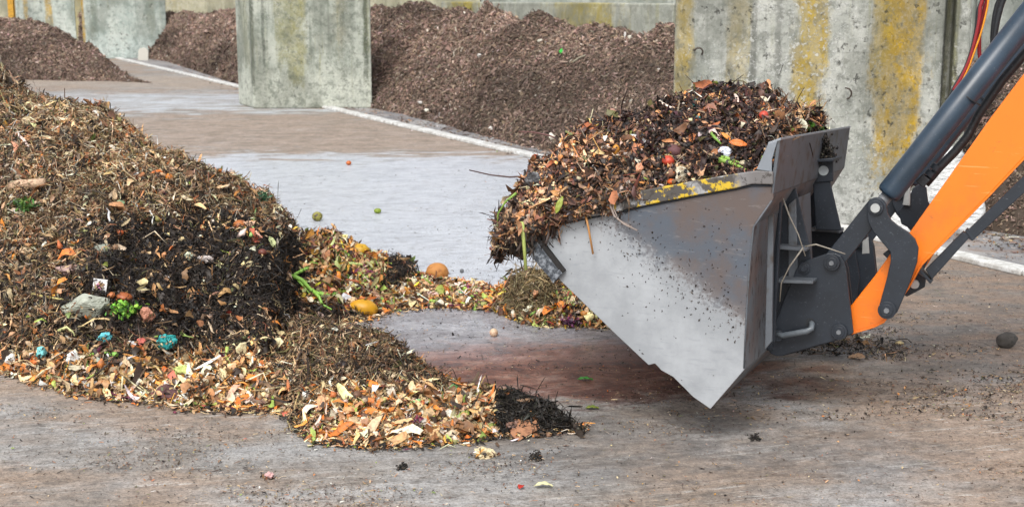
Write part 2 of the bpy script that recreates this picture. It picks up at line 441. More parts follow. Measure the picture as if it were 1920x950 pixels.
class Cloud:
    """collects base surfaces and chips; built as ONE mesh"""
    def __init__(s): s.V, s.C, s.L, s.S, s.n = [], [], [], [], 0
    def surf(s, V_, faces, C_):
        s.V.append(V_); s.C.append(C_)
        for f in (faces,):
            s.L.append((np.asarray(f) + s.n).ravel()); s.S.append(np.full(len(f), len(f[0])))
        s.n += len(V_)
    def chips(s, *a, **k):
        v, kk, tf, c = chips(*a, **k)
        cnt = len(v) // kk
        offs = (np.arange(cnt) * kk + s.n)
        for f in tf:
            s.L.append((offs[:, None] + np.array(f)[None]).ravel()); s.S.append(np.full(cnt, len(f)))
        s.V.append(v); s.C.append(c); s.n += len(v)
    def build(s, name, mat, loc, parent=None):
        V_ = np.concatenate(s.V) - np.array(loc)
        C_ = np.clip(np.concatenate(s.C), 0, 1); Lp = np.concatenate(s.L).astype(np.int32); S = np.concatenate(s.S).astype(np.int32)
        me = bpy.data.meshes.new(name)
        me.vertices.add(len(V_)); me.vertices.foreach_set('co', V_.ravel().astype(np.float32))
        me.loops.add(len(Lp)); me.loops.foreach_set('vertex_index', Lp)
        me.polygons.add(len(S)); st = np.zeros(len(S), np.int32); st[1:] = np.cumsum(S)[:-1]
        me.polygons.foreach_set('loop_start', st)
        try: me.polygons.foreach_set('loop_total', S)
        except Exception: pass
        me.update(calc_edges=True)
        ca = me.color_attributes.new(name='Col', type='FLOAT_COLOR', domain='POINT')
        ca.data.foreach_set('color', np.concatenate([C_, np.ones((len(C_), 1))], 1).ravel().astype(np.float32))
        me.materials.append(mat)
        o = bpy.data.objects.new(name, me); o.location = loc
        if parent: o.parent = parent; o.location = Vector(loc) - origin(parent)
        col.objects.link(o)
        return o
def pal(items, n, jit=0.18):
    cs = np.array([lin(c) for c, _ in items]); ws = np.array([q for _, q in items], float)
    c = cs[rng.choice(len(cs), n, p=ws / ws.sum())]
    return np.clip(c * np.exp(rng.normal(0, jit, (n, 1))) * (1 + rng.normal(0, 0.06, (n, 3))), 0.002, 0.95)
PALS = {
 'straw': [('e2cca6', 5), ('ccac84', 7), ('bc9a72', 6), ('987656', 6), ('6c5642', 4.5), ('f6e8cc', 3.5), ('82784a', 2.2), ('c47c48', 1.6), ('30251c', 3), ('9a6444', 2)],
 'dark': [('1a1716', 7), ('231e1c', 6), ('30282400'[:6], 3), ('100e0d', 7), ('44362b', 2), ('c0a078', .5), ('6a5238', 1.0), ('5a6038', .3), ('dccca8', .2)],
 'peel': [('e4c090', 6), ('f0dcbc', 3.2), ('e89a4c', 3), ('dc7a30', 2.0), ('cc9c68', 5), ('f4efe4', 1.6), ('9cb054', 1.2), ('a06a44', 3), ('6b3048', .35), ('5a4634', 5), ('cfb48c', 5), ('dfa350', .9), ('3a2c22', 4.5), ('b8604a', .3), ('8a6a48', 5)],
 'veg': [('d8b080', 3), ('c2c884', 1.6), ('8fae4a', 1.6), ('e6a04c', 2), ('a86a40', 3), ('ead8b8', 2), ('5a4030', 3), ('7a2f55', .9), ('f0c840', .8), ('3a2e24', 2.5), ('b8503c', .8), ('c99a6a', 3)],
 'leafy': [('97795a', 4), ('655140', 5), ('453829', 5), ('b89a74', 3.5), ('747046', 2.6), ('2e2620', 3.5), ('d6bc98', 2.2), ('7a4a34', 1.5), ('d88a40', .3)],
 'black': [('141312', 6), ('1f1d1b', 5), ('2b2a24', 3), ('3c3c30', 1), ('0d0d0c', 3)],
 'brown': [('7b675b', 6), ('6d5a4f', 6), ('8b7668', 5), ('5f4f45', 5), ('9e897a', 2), ('4e4139', 3), ('b0a094', .5), ('d8ccc0', .06)],
 'bucketdark': [('241d1d', 5), ('382b2a', 5), ('4c3833', 4), ('181416', 4), ('6a4a40', 3), ('8a6450', 1.8), ('c8a080', .9), ('5c5a34', .8), ('4a3038', 1), ('c07a44', .25), ('e8dcc8', .3)],
 'bucketpeel': [('bc8c64', 5), ('9a6c50', 5), ('dcb48c', 5), ('e09a5c', 1.5), ('64483a', 5), ('46342c', 5), ('e4ccae', 2), ('c8844c', 1.3), ('2c2422', 5), ('ece2d4', .7), ('6a6a40', .6), ('8f5040', .4)],
 'hay': [('b5a078', 4), ('8f7c56', 4), ('cdbb94', 3), ('6a5a3e', 3), ('4a3e2c', 2)],
}
CHIP = chip_material('organic_scraps', 0.5)
CHIPB = chip_material('shredded_compost', 0.8)

BVH = []       # surfaces things can rest on
def add_bvh(V_, F_):
    BVH.append(BVHTree.FromPolygons([tuple(p) for p in V_], [tuple(int(i) for i in f) for f in F_]))
def hit(px, py):
    d = ray(px, py).normalized(); best = None
    for b in BVH:
        r = b.ray_cast(CAM, d)
        if r[0] is not None and (best is None or r[3] < best[2]): best = (r[0], r[1], r[3])
    g = G(px, py); gd = (g - CAM).length
    if (best is None or gd < best[2]) and 930 < px < 1560 and py < 345 and py < 345: q = PL(px, py, .8); return q, (CAM - q).normalized()
    if best is None or gd < best[2]: return g, Vector((0, 0, 1))
    nrm = best[1]
    if nrm.dot(d) > 0: nrm = -nrm
    return best[0], nrm

def heap_surface(table, dpx=7, rows=60, noise_amp=0.06, nsc=2.2, back=1.1, seed=3, prof=1.0, backdrop=1.6, amp2=0.02, backend=0.0):
    """table rows: px, foot py, crest py, crest depth"""
    tb = np.array(table, float)
    pxs = np.arange(tb[0, 0], tb[-1, 0] + 1e-6, dpx)
    fy, cy, Yc = [np.interp(pxs, tb[:, 0], tb[:, i]) for i in (1, 2, 3)]
    def Yg(py):
        v = -(py - CY) / FPX
        return (CP + v * SP) * (-HC) / (-SP + v * CP)
    def zat(py, Y):
        v = -(py - CY) / FPX
        return HC + Y * (-SP + v * CP) / (CP + v * SP)
    Yf = Yg(fy); zc = np.maximum(zat(cy, Yc), 0.0)
    t = np.linspace(0, 2, rows)[:, None]
    tf, tb_ = np.clip(t, 0, 1), np.clip(t - 1, 0, 1)
    Yb = Yc + back * (Yc - Yf)
    Y = Yf + (Yc - Yf) * tf + (Yb - Yc) * tb_
    s = tf ** prof
    shape = s * (1.28 - 0.28 * s) * (1 - (1 - backend) * tb_ ** backdrop)
    Z = zc[None] * shape
    X = (pxs[None] - CX) / FPX * (Y * CP + (HC - Z) * SP)
    env = np.clip(Z / 0.25, 0, 1)
    Z = Z + env * (noise_amp * fbm(X * nsc, Y * nsc, seed=seed, octv=4) + amp2 * fbm(X * 9, Y * 9, seed=seed + 5, octv=3) - amp2 * 1.2 * np.abs(fbm(X * 5, Y * 5, seed=seed + 9, octv=2)))
    Z = Z - 0.03 * (1 - env)
    V_ = np.stack([X, Y, Z], -1).reshape(-1, 3)
    nr, nc = X.shape
    i, j = np.meshgrid(np.arange(nr - 1), np.arange(nc - 1), indexing='ij')
    a = (i * nc + j).ravel()
    F_ = np.stack([a, a + 1, a + nc + 1, a + nc], 1)
    add_bvh(V_, F_)
    return V_, F_, np.repeat(t, nc, 1).reshape(-1)

# ================================================================== SETTING
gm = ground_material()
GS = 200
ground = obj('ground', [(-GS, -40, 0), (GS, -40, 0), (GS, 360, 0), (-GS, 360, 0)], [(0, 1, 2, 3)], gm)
tag(ground, kind='structure')

# kerb: pale concrete strip made of butted stones
k0, k1 = G(240, 116), G(1920, 519)
kd = (k1 - k0).normalized(); kn = Vector((-kd.y, kd.x, 0))
if kn.y < 0: kn = -kn
t = NT('kerb_stone'); n1 = t.noise(t.pos(), 9, 6, 0.7)
cc = t.mix(t.step(n1, 0.4, 0.62), lin('b6b5b0'), lin('d8d9d7'))
cc = t.mix(t.math('MULTIPLY', t.step(t.noise(t.pos(), 4, 8, 0.8), 0.5, 0.64), 0.6), cc, lin('7d7468'))
t.bump(n1, 0.15, 0.004); kerb_m = t.done(cc, 0.8)
mb = MB()
s0 = -14.0; L_all = (k1 - k0).length + 14
while s0 < L_all:
    a = k0 + kd * s0; b = k0 + kd * (s0 + 0.985)
    j = random.uniform(-.006, .006)
    mb.prism([a + kn * j, b + kn * j, b + kn * (0.2 + j), a + kn * (0.2 + j)], Vector((0, 0, 0.05 + random.uniform(-.004, .004))))
    s0 += 1.0
kerb = mb.build('kerb', kerb_m, bevel=0.012); tag(kerb, kind='structure')
# darker asphalt apron behind the kerb
t = NT('apron_asphalt'); n1 = t.noise(t.pos(), 1.5, 7, 0.65); n2 = t.noise(t.pos(), 50, 4, 0.7)
cc = t.mix(t.step(n1, 0.38, 0.6), lin('77777a'), lin('9a9896')); cc = t.mix(t.math('MULTIPLY', t.step(n2, 0.5, 0.65), 0.5), cc, lin('5b524b'))
cc = t.mix(t.math('MULTIPLY', t.step(t.noise(t.pos(), 2.6, 6, 0.7), 0.5, 0.62), 0.6), cc, lin('7a6355'))
t.bump(n2, 0.3, 0.006); ap_m = t.done(cc, t.math('SUBTRACT', 0.85, t.math('MULTIPLY', t.step(n1, 0.55, 0.4), 0.3)))
q = [k0 + kd * -14 + kn * 0.2, k0 + kd * (L_all - 0) + kn * 0.2, k0 + kd * (L_all - 0) + kn * 14, k0 + kd * -14 + kn * 14]
o = obj('pavement', [p + Vector((0, 0, 0.004)) for p in q], [(0, 1, 2, 3)], ap_m); tag(o, kind='structure')

# ---- concrete piers
def pier(name, label, corners, h, mat, seed):
    """corners: ground points front-left .. clockwise seen from above; faces subdivided and roughened at edges"""
    mb = MB().prism(corners, Vector((0, 0, h)))
    c0 = sum((Vector(c) for c in corners), Vector()) / len(corners)
    o = mb.build(name, mat, loc=(c0.x, c0.y, 0), bevel=0.03)
    tag(o, label, 'concrete wall', 'concrete piers along the kerb')
    return o
def gp(px, Y):
    d = Y * CP + HC * SP
    return Vector(((px - CX) / FPX * d, Y, 0))
Y2 = G(570, 203).y
X_ = lambda px, Y: gp(px, Y).x
m2 = concrete('weathered_concrete_grey', [(X_(535, Y2), 0.13, 1.1, .55), (X_(458, Y2), 0.12, 1.0, .3), (X_(690, Y2), .06, 1.3, .4), (X_(560, Y2), 0.16, .6, .7), (X_(640, Y2), 0.12, 1.4, .35, '8a7a50'), (X_(478, Y2), .045, .5, .8, '39402f'), (X_(688, Y2), .05, .9, .8, '454c3a'), (X_(500, Y2), .03, .9, .6, '474e42'), (X_(655, Y2), .16, 1.7, .5, '5a6054')], light='b6baae', mid='949b90', dark='555d52', pit=0.55, yel='8a8440', base_z=1.0, basecol='cdd0c2')
p2 = pier('concrete_pier', 'grey green stained concrete pier standing behind the wet yard, mid left', [gp(476, Y2 - .1), gp(698, Y2), gp(690, Y2 + 1.3), gp(448, Y2 + 1.1)], 3.6, m2, 1)
t = None
Y3 = G(1500, 425).y
m3 = concrete('pitted_concrete_lichen', [(X_(1674, Y3), 0.2, .75, 1.0, 'c29c10'), (X_(1508, Y3), 0.15, .85, .85), (X_(1274, Y3), 0.085, 0.7, .85), (X_(1372, Y3), .09, 1.5, .4), (X_(1640, Y3), .1, 1.7, .8), (X_(1400, Y3), .035, 1.2, .6, '4a4b44'), (X_(1445, Y3), .03, 1.5, .6, '4a4b44'), (X_(1757, Y3), .03, .9, .8, '33352c'), (X_(1774, Y3), .03, 1.3, .7, '6a6628')], light='bcbdb5', mid='969991', dark='62655d', yel='b39517', pit=1.1, sc=1.0, base_z=.75, basecol='c0c2be')
p3 = pier('concrete_pier', 'pitted concrete pier with broad yellow lichen stripes behind the bucket', [gp(1257, Y3 + .12), gp(1292, Y3), gp(1748, Y3 + .02), gp(1751, Y3 + .35), gp(1762, Y3 + .35), gp(1768, Y3 + .05), gp(1797, Y3 + .08), gp(1770, Y3 + 1.3), gp(1262, Y3 + 1.2)], 3.2, m3, 2)
# two narrow white plaster dribbles/steel loops are in the material; lifting loops are real
steel = simple('rusty_rebar', '4a4038', 0.7, 0.3, 60)
def loop(px, py, Y, r, par, a0=0.2, a1=3.2):
    c = P(px, py, Y)
    pts = [c + Vector((math.cos(a) * r, -0.05 - 0.03 * math.sin(a), math.sin(a) * r)) for a in np.linspace(a0, a1, 9)]
    pts = [pts[0] + Vector((0, .07, 0))] + pts + [pts[-1] + Vector((0, .07, 0))]
    MB().tube(pts, 0.009, 6).build('lifting_loop', steel, par, smooth=True)
loop(1308, 98, Y3, 0.045, p3, -.4, 2.6); loop(1583, 176, Y3, 0.06, p3, -.9, 1.4)
Y1 = G(250, 110).y
m1 = concrete('pale_concrete_far', [(X_(157, Y1), 0.08, .3, 1.0, 'b8922a'), (X_(90, Y1), .12, 1.3, .8), (X_(45, Y1), .1, 1.0, .7), (X_(180, Y1), .12, 1.0, .6, '5f6a58'), (X_(285, Y1), .15, 1.2, .5, '77806a')], light='bcc3bb', mid='9ca7a0', dark='6f7b74', pit=0.9, yel='b39022', sc=0.6, base_z=1.0, basecol='bcc8c3')
p1 = pier('concrete_pier', 'pale greenish concrete pier beside the leaning white slab, far left', [gp(158, Y1 + .1), gp(172, Y1), gp(304, Y1), gp(315, Y1 + .1), gp(310, Y1 + 1.6), gp(160, Y1 + 1.6)], 3.6, m1, 3)
p0 = pier('concrete_pier', 'far concrete pier next to the yellow post behind the brown mound', [gp(36, Y1 + .5), gp(146, Y1 + .3), gp(146, Y1 + 1.9), gp(36, Y1 + 1.9)], 3.6, m1, 4)
ym = simple('yellow_paint_post', 'c0902a', 0.5, 0.12, 8, c2='8a6a20')
c = gp(28, Y1 - .4)
post = empty('steel_post', (c.x, c.y, 0)); tag(post, 'yellow steel post rising behind the small brown mound', 'post')
mb = MB()
for (a, b, d, e) in ((-.1, .1, -.09, -.07), (-.1, .1, .07, .09), (-.012, .012, -.068, .068)):
    mb.box((c.x + a, c.y + d, 0), (c.x + b, c.y + e, 3.6))
mb.build('beam', ym, post)
MB().box((c.x - .2, c.y - .2, 0), (c.x + .2, c.y + .2, 0.02)).build('base_plate', ym, post)

# ---- walls behind the shredded compost
mw = concrete('back_wall_concrete', [(-1.3, 0.45, 1.2, .9), (1.6, .6, 1.2, .8)], light='b5b6aa', mid='979a90', dark='7b7d72', pit=0.25, sc=0.5, base_z=.1, yel='a6942f')
wb0, wb1 = P(826, 8, 35), P(1262, 14, 27.5)
wd = (wb1 - wb0).normalized(); wd.z = 0; wd.normalize(); wnn = Vector((-wd.y, wd.x, 0))
a = Vector((wb0.x, wb0.y, 0)); b = Vector((wb1.x, wb1.y, 0)) + wd * 0
o = MB().prism([a, b, b + wnn * .5, a + wnn * .5], Vector((0, 0, 2.17))).build('low_wall', mw, loc=(a.x, a.y, 0), bevel=.03)
tag(o, 'low yellow stained concrete wall behind the long brown heap', 'wall')
mw2 = concrete('back_wall_grey', [(9.2, .5, 1.2, .35), (12, .3, 1.2, .5)], light='a9ada6', mid='8d938c', dark='70766f', pit=0.3, sc=0.5, base_z=.1)
a = b + wd * 0.02; b2 = a + wd * 16
mb = MB(); s = 0.0
while s < 16:
    off = 0.0 if int(s / 1.2) % 2 else 0.06
    mb.prism([a + wd * s + wnn * off, a + wd * (s + 1.18) + wnn * off, a + wd * (s + 1.18) + wnn * .5, a + wd * s + wnn * .5], Vector((0, 0, 3.6)))
    s += 1.2
o = mb.build('panel_wall', mw2, loc=(a.x, a.y, 0), bevel=.02)
tag(o, 'tall grey concrete panel wall behind the right end of the brown heap', 'wall')
a = P(260, 8, 66); a.z = 0; b = P(900, 8, 52); b.z = 0
mwt = concrete('tan_lichen_concrete', [(-20, 3, .5, .5)], light='b9b49c', mid='a39f86', dark='86836c', pit=0.5, sc=0.35, base_z=.1)
o = MB().prism([a, b, b + Vector((0, .6, 0)), a + Vector((0, .6, 0))], Vector((0, 0, 4.2))).build('far_wall', mwt, loc=(a.x, a.y, 0), bevel=.02)
tag(o, 'tall tan lichen covered wall at the very back between the far piers', 'wall')
a = b + Vector((.05, 0, 0)); b = P(1500, 5, 46); b.z = 0
o = MB().prism([a, b, b + Vector((0, .6, 0)), a + Vector((0, .6, 0))], Vector((0, 0, 4.2))).build('far_wall', mw2, loc=(a.x, a.y, 0), bevel=.02)
tag(o, 'tall dark grey wall at the very back above the low stained wall', 'wall')
a = P(-420, 8, 76); a.z = 0; b = P(258, 8, 66); b.z = 0
o = MB().prism([a, b, b + Vector((0, .6, 0)), a + Vector((0, .6, 0))], Vector((0, 0, 4.2))).build('far_wall', mwt, loc=(a.x, a.y, 0), bevel=.02)
tag(o, 'tall tan wall at the very back, left of the yellow post', 'wall')

# leaning white slab at the foot of the far pier
c = G(267, 114)
m = simple('white_plaster_slab', 'b4b1a7', 0.8, 0.08, 6)
pr = [(-.16, 0), (.17, 0), (.17, .27), (.13, .36), (.03, .4), (-.1, .38), (-.15, .3)]
mb = MB().prism([c + Vector((x * 1.15, 0.06 + z * .25, z * 1.15)) for x, z in pr], Vector((0, .07, 0)))
o = mb.build('stone_slab', m, loc=c, bevel=.015); tag(o, 'small white slab leaning on the foot of the far left pier', 'slab')

# ================================================================== HEAPS
def color_by(zone_list, probs, n):
    """zone_list: palette names; probs (n,k) weights"""
    probs = probs / probs.sum(1, keepdims=True)
    pick = (probs.cumsum(1) > rng.random((n, 1))).argmax(1)
    out = np.zeros((n, 3))
    for k, z in enumerate(zone_list):
        m = pick == k
        if m.any(): out[m] = pal(PALS[z], int(m.sum()))
    return out, pick
def sstep(v, a, b):
    t = np.clip((v - a) / (b - a), 0, 1); return t * t * (3 - 2 * t)

# ---- long brown shredded heap behind the piers
def brown_heap(name, label, table, n, loc, back=1.2, backend=0.15, amp=.2, size=1.0, grp=None, rows=70):
    V_, F_, tt = heap_surface(table, dpx=6, rows=rows, noise_amp=amp, nsc=.9, back=back, seed=11, prof=.9, backdrop=1.3, amp2=.06, backend=backend)
    cl = Cloud()
    cn = 0.5 + 0.5 * fbm(V_[:, 0] * .7, V_[:, 1] * .7, V_[:, 2] * 2, seed=4)
    base = np.array(lin('4c4036'))[None] * (0.6 + 0.7 * np.clip(cn, 0, 1)[:, None])
    cl.surf(V_, F_, base)
    tq = tt[F_[:, 0]]
    Pp, Nn = sample_surface(V_, F_, n, weight=np.where(tq < 1.25, 1, .15))
    dep = Pp[:, 1]
    tone = 0.5 + 0.5 * fbm(Pp[:, 0] * .55, Pp[:, 1] * .55, Pp[:, 2] * 1.5, seed=21, octv=3)
    c = pal(PALS['brown'], n, .13) * (0.5 + 0.95 * np.clip(tone, 0, 1))[:, None]
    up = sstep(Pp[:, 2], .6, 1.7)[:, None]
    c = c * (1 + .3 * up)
    sc = np.clip(dep / 18, .6, 2.2) * size
    h = n // 2
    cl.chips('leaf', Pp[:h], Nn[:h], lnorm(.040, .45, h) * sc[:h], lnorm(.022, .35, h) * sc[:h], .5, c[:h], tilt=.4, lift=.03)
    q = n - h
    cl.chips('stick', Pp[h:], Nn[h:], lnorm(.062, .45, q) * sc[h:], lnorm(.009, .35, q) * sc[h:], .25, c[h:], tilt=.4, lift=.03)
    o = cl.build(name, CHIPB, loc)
    tag(o, label, 'compost heap', grp, 'stuff')
    return o
tblB = [(150, 92, 30, 66), (315, 116, 27, 52), (440, 156, 20, 44), (560, 180, 16, 40), (700, 204, 8, 34.5), (760, 216, 10, 33), (850, 240, 18, 30.5), (930, 262, 24, 27), (1000, 280, 34, 25.6),
        (1100, 300, 42, 23.5), (1255, 335, 50, 21.3), (1500, 372, 80, 18.6), (1800, 425, 98, 17.0), (1920, 445, 112, 16.2), (2100, 475, 130, 15.2), (2400, 520, 150, 14)]
brown_heap('compost_heap', 'long dark brown heap of shredded compost lying behind the concrete piers', tblB, 240000, (0, 20, 0))
tblC = [(-160, 148, 40, 40), (0, 150, 45, 40), (70, 150, 42, 40), (105, 151, 58, 39.7), (140, 152, 82, 39.5), (170, 152, 86, 39), (200, 152, 110, 38.2), (240, 154, 138, 37), (285, 154, 153.5, 36.2)]
brown_heap('compost_heap', 'small dark brown compost mound at the far left in front of the far pier', tblC, 36000, (-15, 38, 0), back=1.0, backend=0, amp=.12, size=.8, rows=50)

# ---- the big heap of food waste in front
tblM = [(-520, 640, -60, 11.8), (-300, 660, -10, 11.6), (-120, 680, 70, 11.4), (0, 697, 142, 11.1), (60, 715, 178, 11.0), (130, 735, 200, 10.9), (200, 747, 222, 10.8), (300, 756, 288, 10.6), (350, 762, 318, 10.5),
        (400, 764, 333, 10.4), (450, 768, 350, 10.3), (500, 765, 372, 10.2), (520, 700, 388, 10.1), (535, 640, 402, 10.1), (560, 625, 440, 10.1), (590, 618, 462, 10.2), (650, 606, 466, 10.4), (690, 598, 474, 10.5), (720, 590, 482, 10.6), (745, 580, 484, 10.7), (765, 575, 500, 10.8), (782, 572, 530, 10.7), (795, 565, 558, 10.3)]
VM, FM, tM = heap_surface(tblM, dpx=5, rows=110, noise_amp=.09, nsc=2.0, seed=3, prof=.95, amp2=.07)
tblL = [(330, 764, 690, 8.0), (400, 766, 640, 8.4), (460, 768, 622, 8.6), (520, 772, 620, 8.5), (550, 786, 628, 8.3), (562, 814, 632, 8.25), (600, 828, 640, 8.1), (640, 832, 640, 8.0), (680, 838, 645, 7.9), (720, 838, 655, 7.8), (760, 836, 680, 7.6),
        (800, 833, 706, 7.4), (840, 830, 728, 7.3), (880, 826, 740, 7.2), (920, 820, 742, 7.2), (960, 817, 738, 7.25), (1000, 815, 744, 7.2), (1050, 808, 770, 7.05), (1095, 800, 794, 6.95)]
VL, FL, tL = heap_surface(tblL, dpx=4, rows=80, noise_amp=.05, nsc=3.4, seed=8, prof=.85, amp2=.042)
tblR = [(690, 584, 545, 10.3), (740, 582, 538, 10.4), (800, 578, 532, 10.5), (850, 577, 536, 10.4), (900, 580, 544, 10.3), (940, 586, 552, 10.1), (965, 598, 526, 10.0), (985, 606, 516, 9.9), (1010, 610, 514, 9.8), (1035, 612, 522, 9.7), (1060, 612, 540, 9.6), (1090, 612, 556, 9.4), (1150, 614, 575, 9.3), (1220, 616, 598, 9.2)]
VR, FR, tR = heap_surface(tblR, dpx=4, rows=50, noise_amp=.02, nsc=5, seed=15, prof=.8, amp2=.015)

def waste(name, label, V_, F_, tt, n, zones, weights, loc, basec='2a211a', wt=1.5, sizes=1.0, kind='stuff'):
    cl = Cloud()
    cl.surf(V_, F_, np.repeat(np.array(lin(basec))[None], len(V_), 0))
    tq = tt[F_[:, 0]]
    Pp, Nn = sample_surface(V_, F_, n, weight=np.where(tq < 1.2, 1, .3))
    px, py = project(Pp)
    nz = 26 * fbm(Pp[:, 0] * 3, Pp[:, 1] * 3, Pp[:, 2] * 3, seed=31)
    nz2 = 26 * fbm(Pp[:, 0] * 3, Pp[:, 1] * 3, Pp[:, 2] * 3, seed=51)
    pr = weights(px + nz, py + nz2)
    c, pick = color_by(zones, pr, n)
    tone = (0.62 + 0.55 * np.clip(0.5 + 0.6 * fbm(Pp[:, 0] * 5, Pp[:, 1] * 5, Pp[:, 2] * 5, seed=77), 0, 1)) * (0.75 + .5 * np.clip(0.5 + 0.7 * fbm(Pp[:, 0] * 1.7, Pp[:, 1] * 1.7, Pp[:, 2] * 1.7, seed=78), 0, 1))
    c = c * tone[:, None]
    zn = np.array(zones)[pick]
    isd = np.isin(zn, ['dark', 'black', 'bucketdark'])
    isl = np.isin(zn, ['straw', 'leafy', 'hay'])
    isp = ~(isd | isl)
    rk = rng.random(n)
    # long thin straw and twigs
    ish = zn == 'hay'
    mk = (isl & (rk < .66)) | (isd & (rk < .4)) | (isp & (rk < .2)) | (ish & (rk < .97))
    cl.chips('stick', Pp[mk], Nn[mk], lnorm(.055, .55, mk.sum()) * sizes * np.where(ish[mk], 1.9, 1), lnorm(.0042, .35, mk.sum()) * sizes * np.where(ish[mk], .8, 1), .6, c[mk], tilt=.55, lift=.035)
    sm_ = ((isp & (rk > .80)) | (isl & (rk > .965)) | (isd & (rk > .98))) & ~ish
    bb = np.where(isp, 1.0, .75)[sm_]
    cl.chips('strip', Pp[sm_], Nn[sm_], lnorm(.08, .5, sm_.sum()) * sizes * bb, lnorm(.019, .4, sm_.sum()) * sizes * bb, 1.0, c[sm_], tilt=.45, lift=.05)
    lv = ((isl & (rk >= .66) & ~ish) | (isd & (rk > .72)) | (isp & (rk >= .2) & (rk < .75))) & ~sm_
    big = np.where(isp, 1.15, np.where(isd, .7, .72))
    cl.chips('leaf', Pp[lv], Nn[lv], lnorm(.036, .6, lv.sum()) * sizes * big[lv], lnorm(.014, .4, lv.sum()) * sizes * big[lv], .8, c[lv], tilt=.55, lift=.03)
    ns = n // 14
    js = rng.choice(n, ns, replace=False)
    cs_ = c[js] * rng.choice([.35, .7, 1.3], (ns, 1))
    cl.chips('strip', Pp[js], Nn[js], lnorm(.12, .45, ns) * sizes, lnorm(.0055, .4, ns) * sizes, 1.2, cs_, tilt=.2, lift=.035)
    jb = np.flatnonzero(isp & (rng.random(n) < .022) & ~((px > 925) & (py > 700))); nb = len(jb)
    cl.chips('strip', Pp[jb], Nn[jb], lnorm(.085, .35, nb), lnorm(.04, .35, nb), .9, pal([('ecd0a0', 4), ('f2e6cc', 3), ('e0883a', 3), ('d8a878', 3), ('a8bc5c', 1.2), ('a87850', 2), ('c8b89a', 2)], nb), tilt=.3, lift=.06)
    jb = np.flatnonzero(isp & (rng.random(n) < .012)); nb = len(jb)
    cl.chips('clod', Pp[jb], Nn[jb], lnorm(.055, .3, nb), lnorm(.045, .3, nb), .5, pal([('ddb888', 3), ('c87840', 2), ('ede0c8', 2), ('6a4a38', 2), ('b0a868', 1)], nb), tilt=.4, lift=.05)
    jb = np.flatnonzero((isd | isl) & (rng.random(n) < .004)); nb = len(jb)
    cl.chips('strip', Pp[jb], Nn[jb], lnorm(.085, .35, nb), lnorm(.035, .35, nb), .9, pal([('d8bc94', 3), ('b08458', 3), ('c87a44', 1), ('8a6a50', 3), ('e4d8c0', 1), ('7a8a50', 1)], nb), tilt=.3, lift=.05)
    cd_ = ~(mk | lv | sm_)
    cl.chips('clod', Pp[cd_], Nn[cd_], lnorm(.024, .35, cd_.sum()) * sizes, lnorm(.017, .35, cd_.sum()) * sizes, .5, c[cd_], tilt=.6, lift=.02)
    o = cl.build(name, CHIP, loc)
    tag(o, label, 'waste heap', None, kind)
    return o
def wM(px, py):
    # straw, dark, peel, veg, leafy
    fr = sstep(py, 655, 705) * sstep(px, 640, 480) + sstep(py, 645, 690) * .3
    ctr = sstep(px, 90, 230) * sstep(py, 385, 440) * sstep(py, 680, 625) * sstep(px, 700, 620)
    ctr = np.clip(ctr + .18 * sstep(py, 430, 500) * sstep(py, 660, 620) * sstep(px, 300, 200), 0, 1)
    ctr = np.clip(ctr + sstep(px, 700, 730) * sstep(py, 560, 520), 0, 1)
    low = sstep(py, 585, 640)
    vg = sstep(px, 560, 610) * sstep(py, 590, 560) * sstep(px, 730, 690) * 1.3
    vg = vg + sstep(px, 690, 730) * sstep(py, 520, 560)
    st = np.clip(1 - ctr, 0, 1) * (1 - low * .6)
    w_ = np.stack([st * (1 - np.clip(vg, 0, 1)), ctr * 1.5 * (1 - np.clip(vg, 0, .95)) * (1 - fr * .9) + .09, fr * 2.5 + .06, vg * 1.6, low * .8 * (1 - fr) + .05], 1)
    return np.clip(w_, 0.001, None)
waste('food_waste_heap', 'big heap of rotting food and garden waste filling the left of the yard', VM, FM, tM, 160000, ['straw', 'dark', 'peel', 'veg', 'leafy'], wM, (-2.5, 9.5, 0))
def wL(px, py):
    # leafy, peel, black, straw
    pe = sstep(py, 715 + (px - 560) * .0, 760) * sstep(px, 560, 600) + sstep(px, 560, 480) * sstep(py, 690, 730)
    pe = np.clip(pe + sstep(px, 770, 830) * sstep(py, 715, 735), 0, 1) * sstep(px, 935, 895)
    bl = sstep(px, 890, 940) * 1.6
    lf = np.clip(1 - pe - bl, 0, 1)
    return np.clip(np.stack([lf * 1.2, pe * 2.2, bl * 3, lf * .4, lf * .35], 1), .001, None)
waste('food_waste_heap', 'low front tongue of peelings and brown leaves ending in black compost', VL, FL, tL, 58000, ['leafy', 'peel', 'black', 'straw', 'dark'], wL, (-1, 7.3, 0), sizes=.92)
def wR(px, py):
    # veg, peel, hay, dark
    hy = sstep(px, 950, 970) * sstep(px, 1060, 1035) * sstep(py, 610, 585)
    rest = 1 - hy
    return np.clip(np.stack([rest * 1.1, rest * .8 * sstep(px, 960, 900) + .05, hy * 4, rest * (.35 + .5 * sstep(px, 1040, 1080))], 1), .001, None)
waste('food_waste_heap', 'thin row of scraps with a tuft of dry hay, behind the bucket corner', VR, FR, tR, 20000, ['veg', 'peel', 'hay', 'dark'], wR, (0, 9.8, 0), sizes=.85)
# small dark patch under the arm
tblS = [(1490, 662, 655, 9.0), (1540, 666, 646, 9.05), (1590, 672, 642, 9.05), (1640, 676, 650, 8.95), (1700, 680, 676, 8.7)]
VS, FS, tS = heap_surface(tblS, dpx=4, rows=24, noise_amp=.01, nsc=6, seed=5, amp2=.01)
waste('soil_patch', 'thin patch of black soil crumbs under the orange arm', VS, FS, tS, 3500, ['black', 'leafy'], lambda a, b: np.stack([a * 0 + 2, a * 0 + 1], 1), (2, 8.3, 0), sizes=.8)

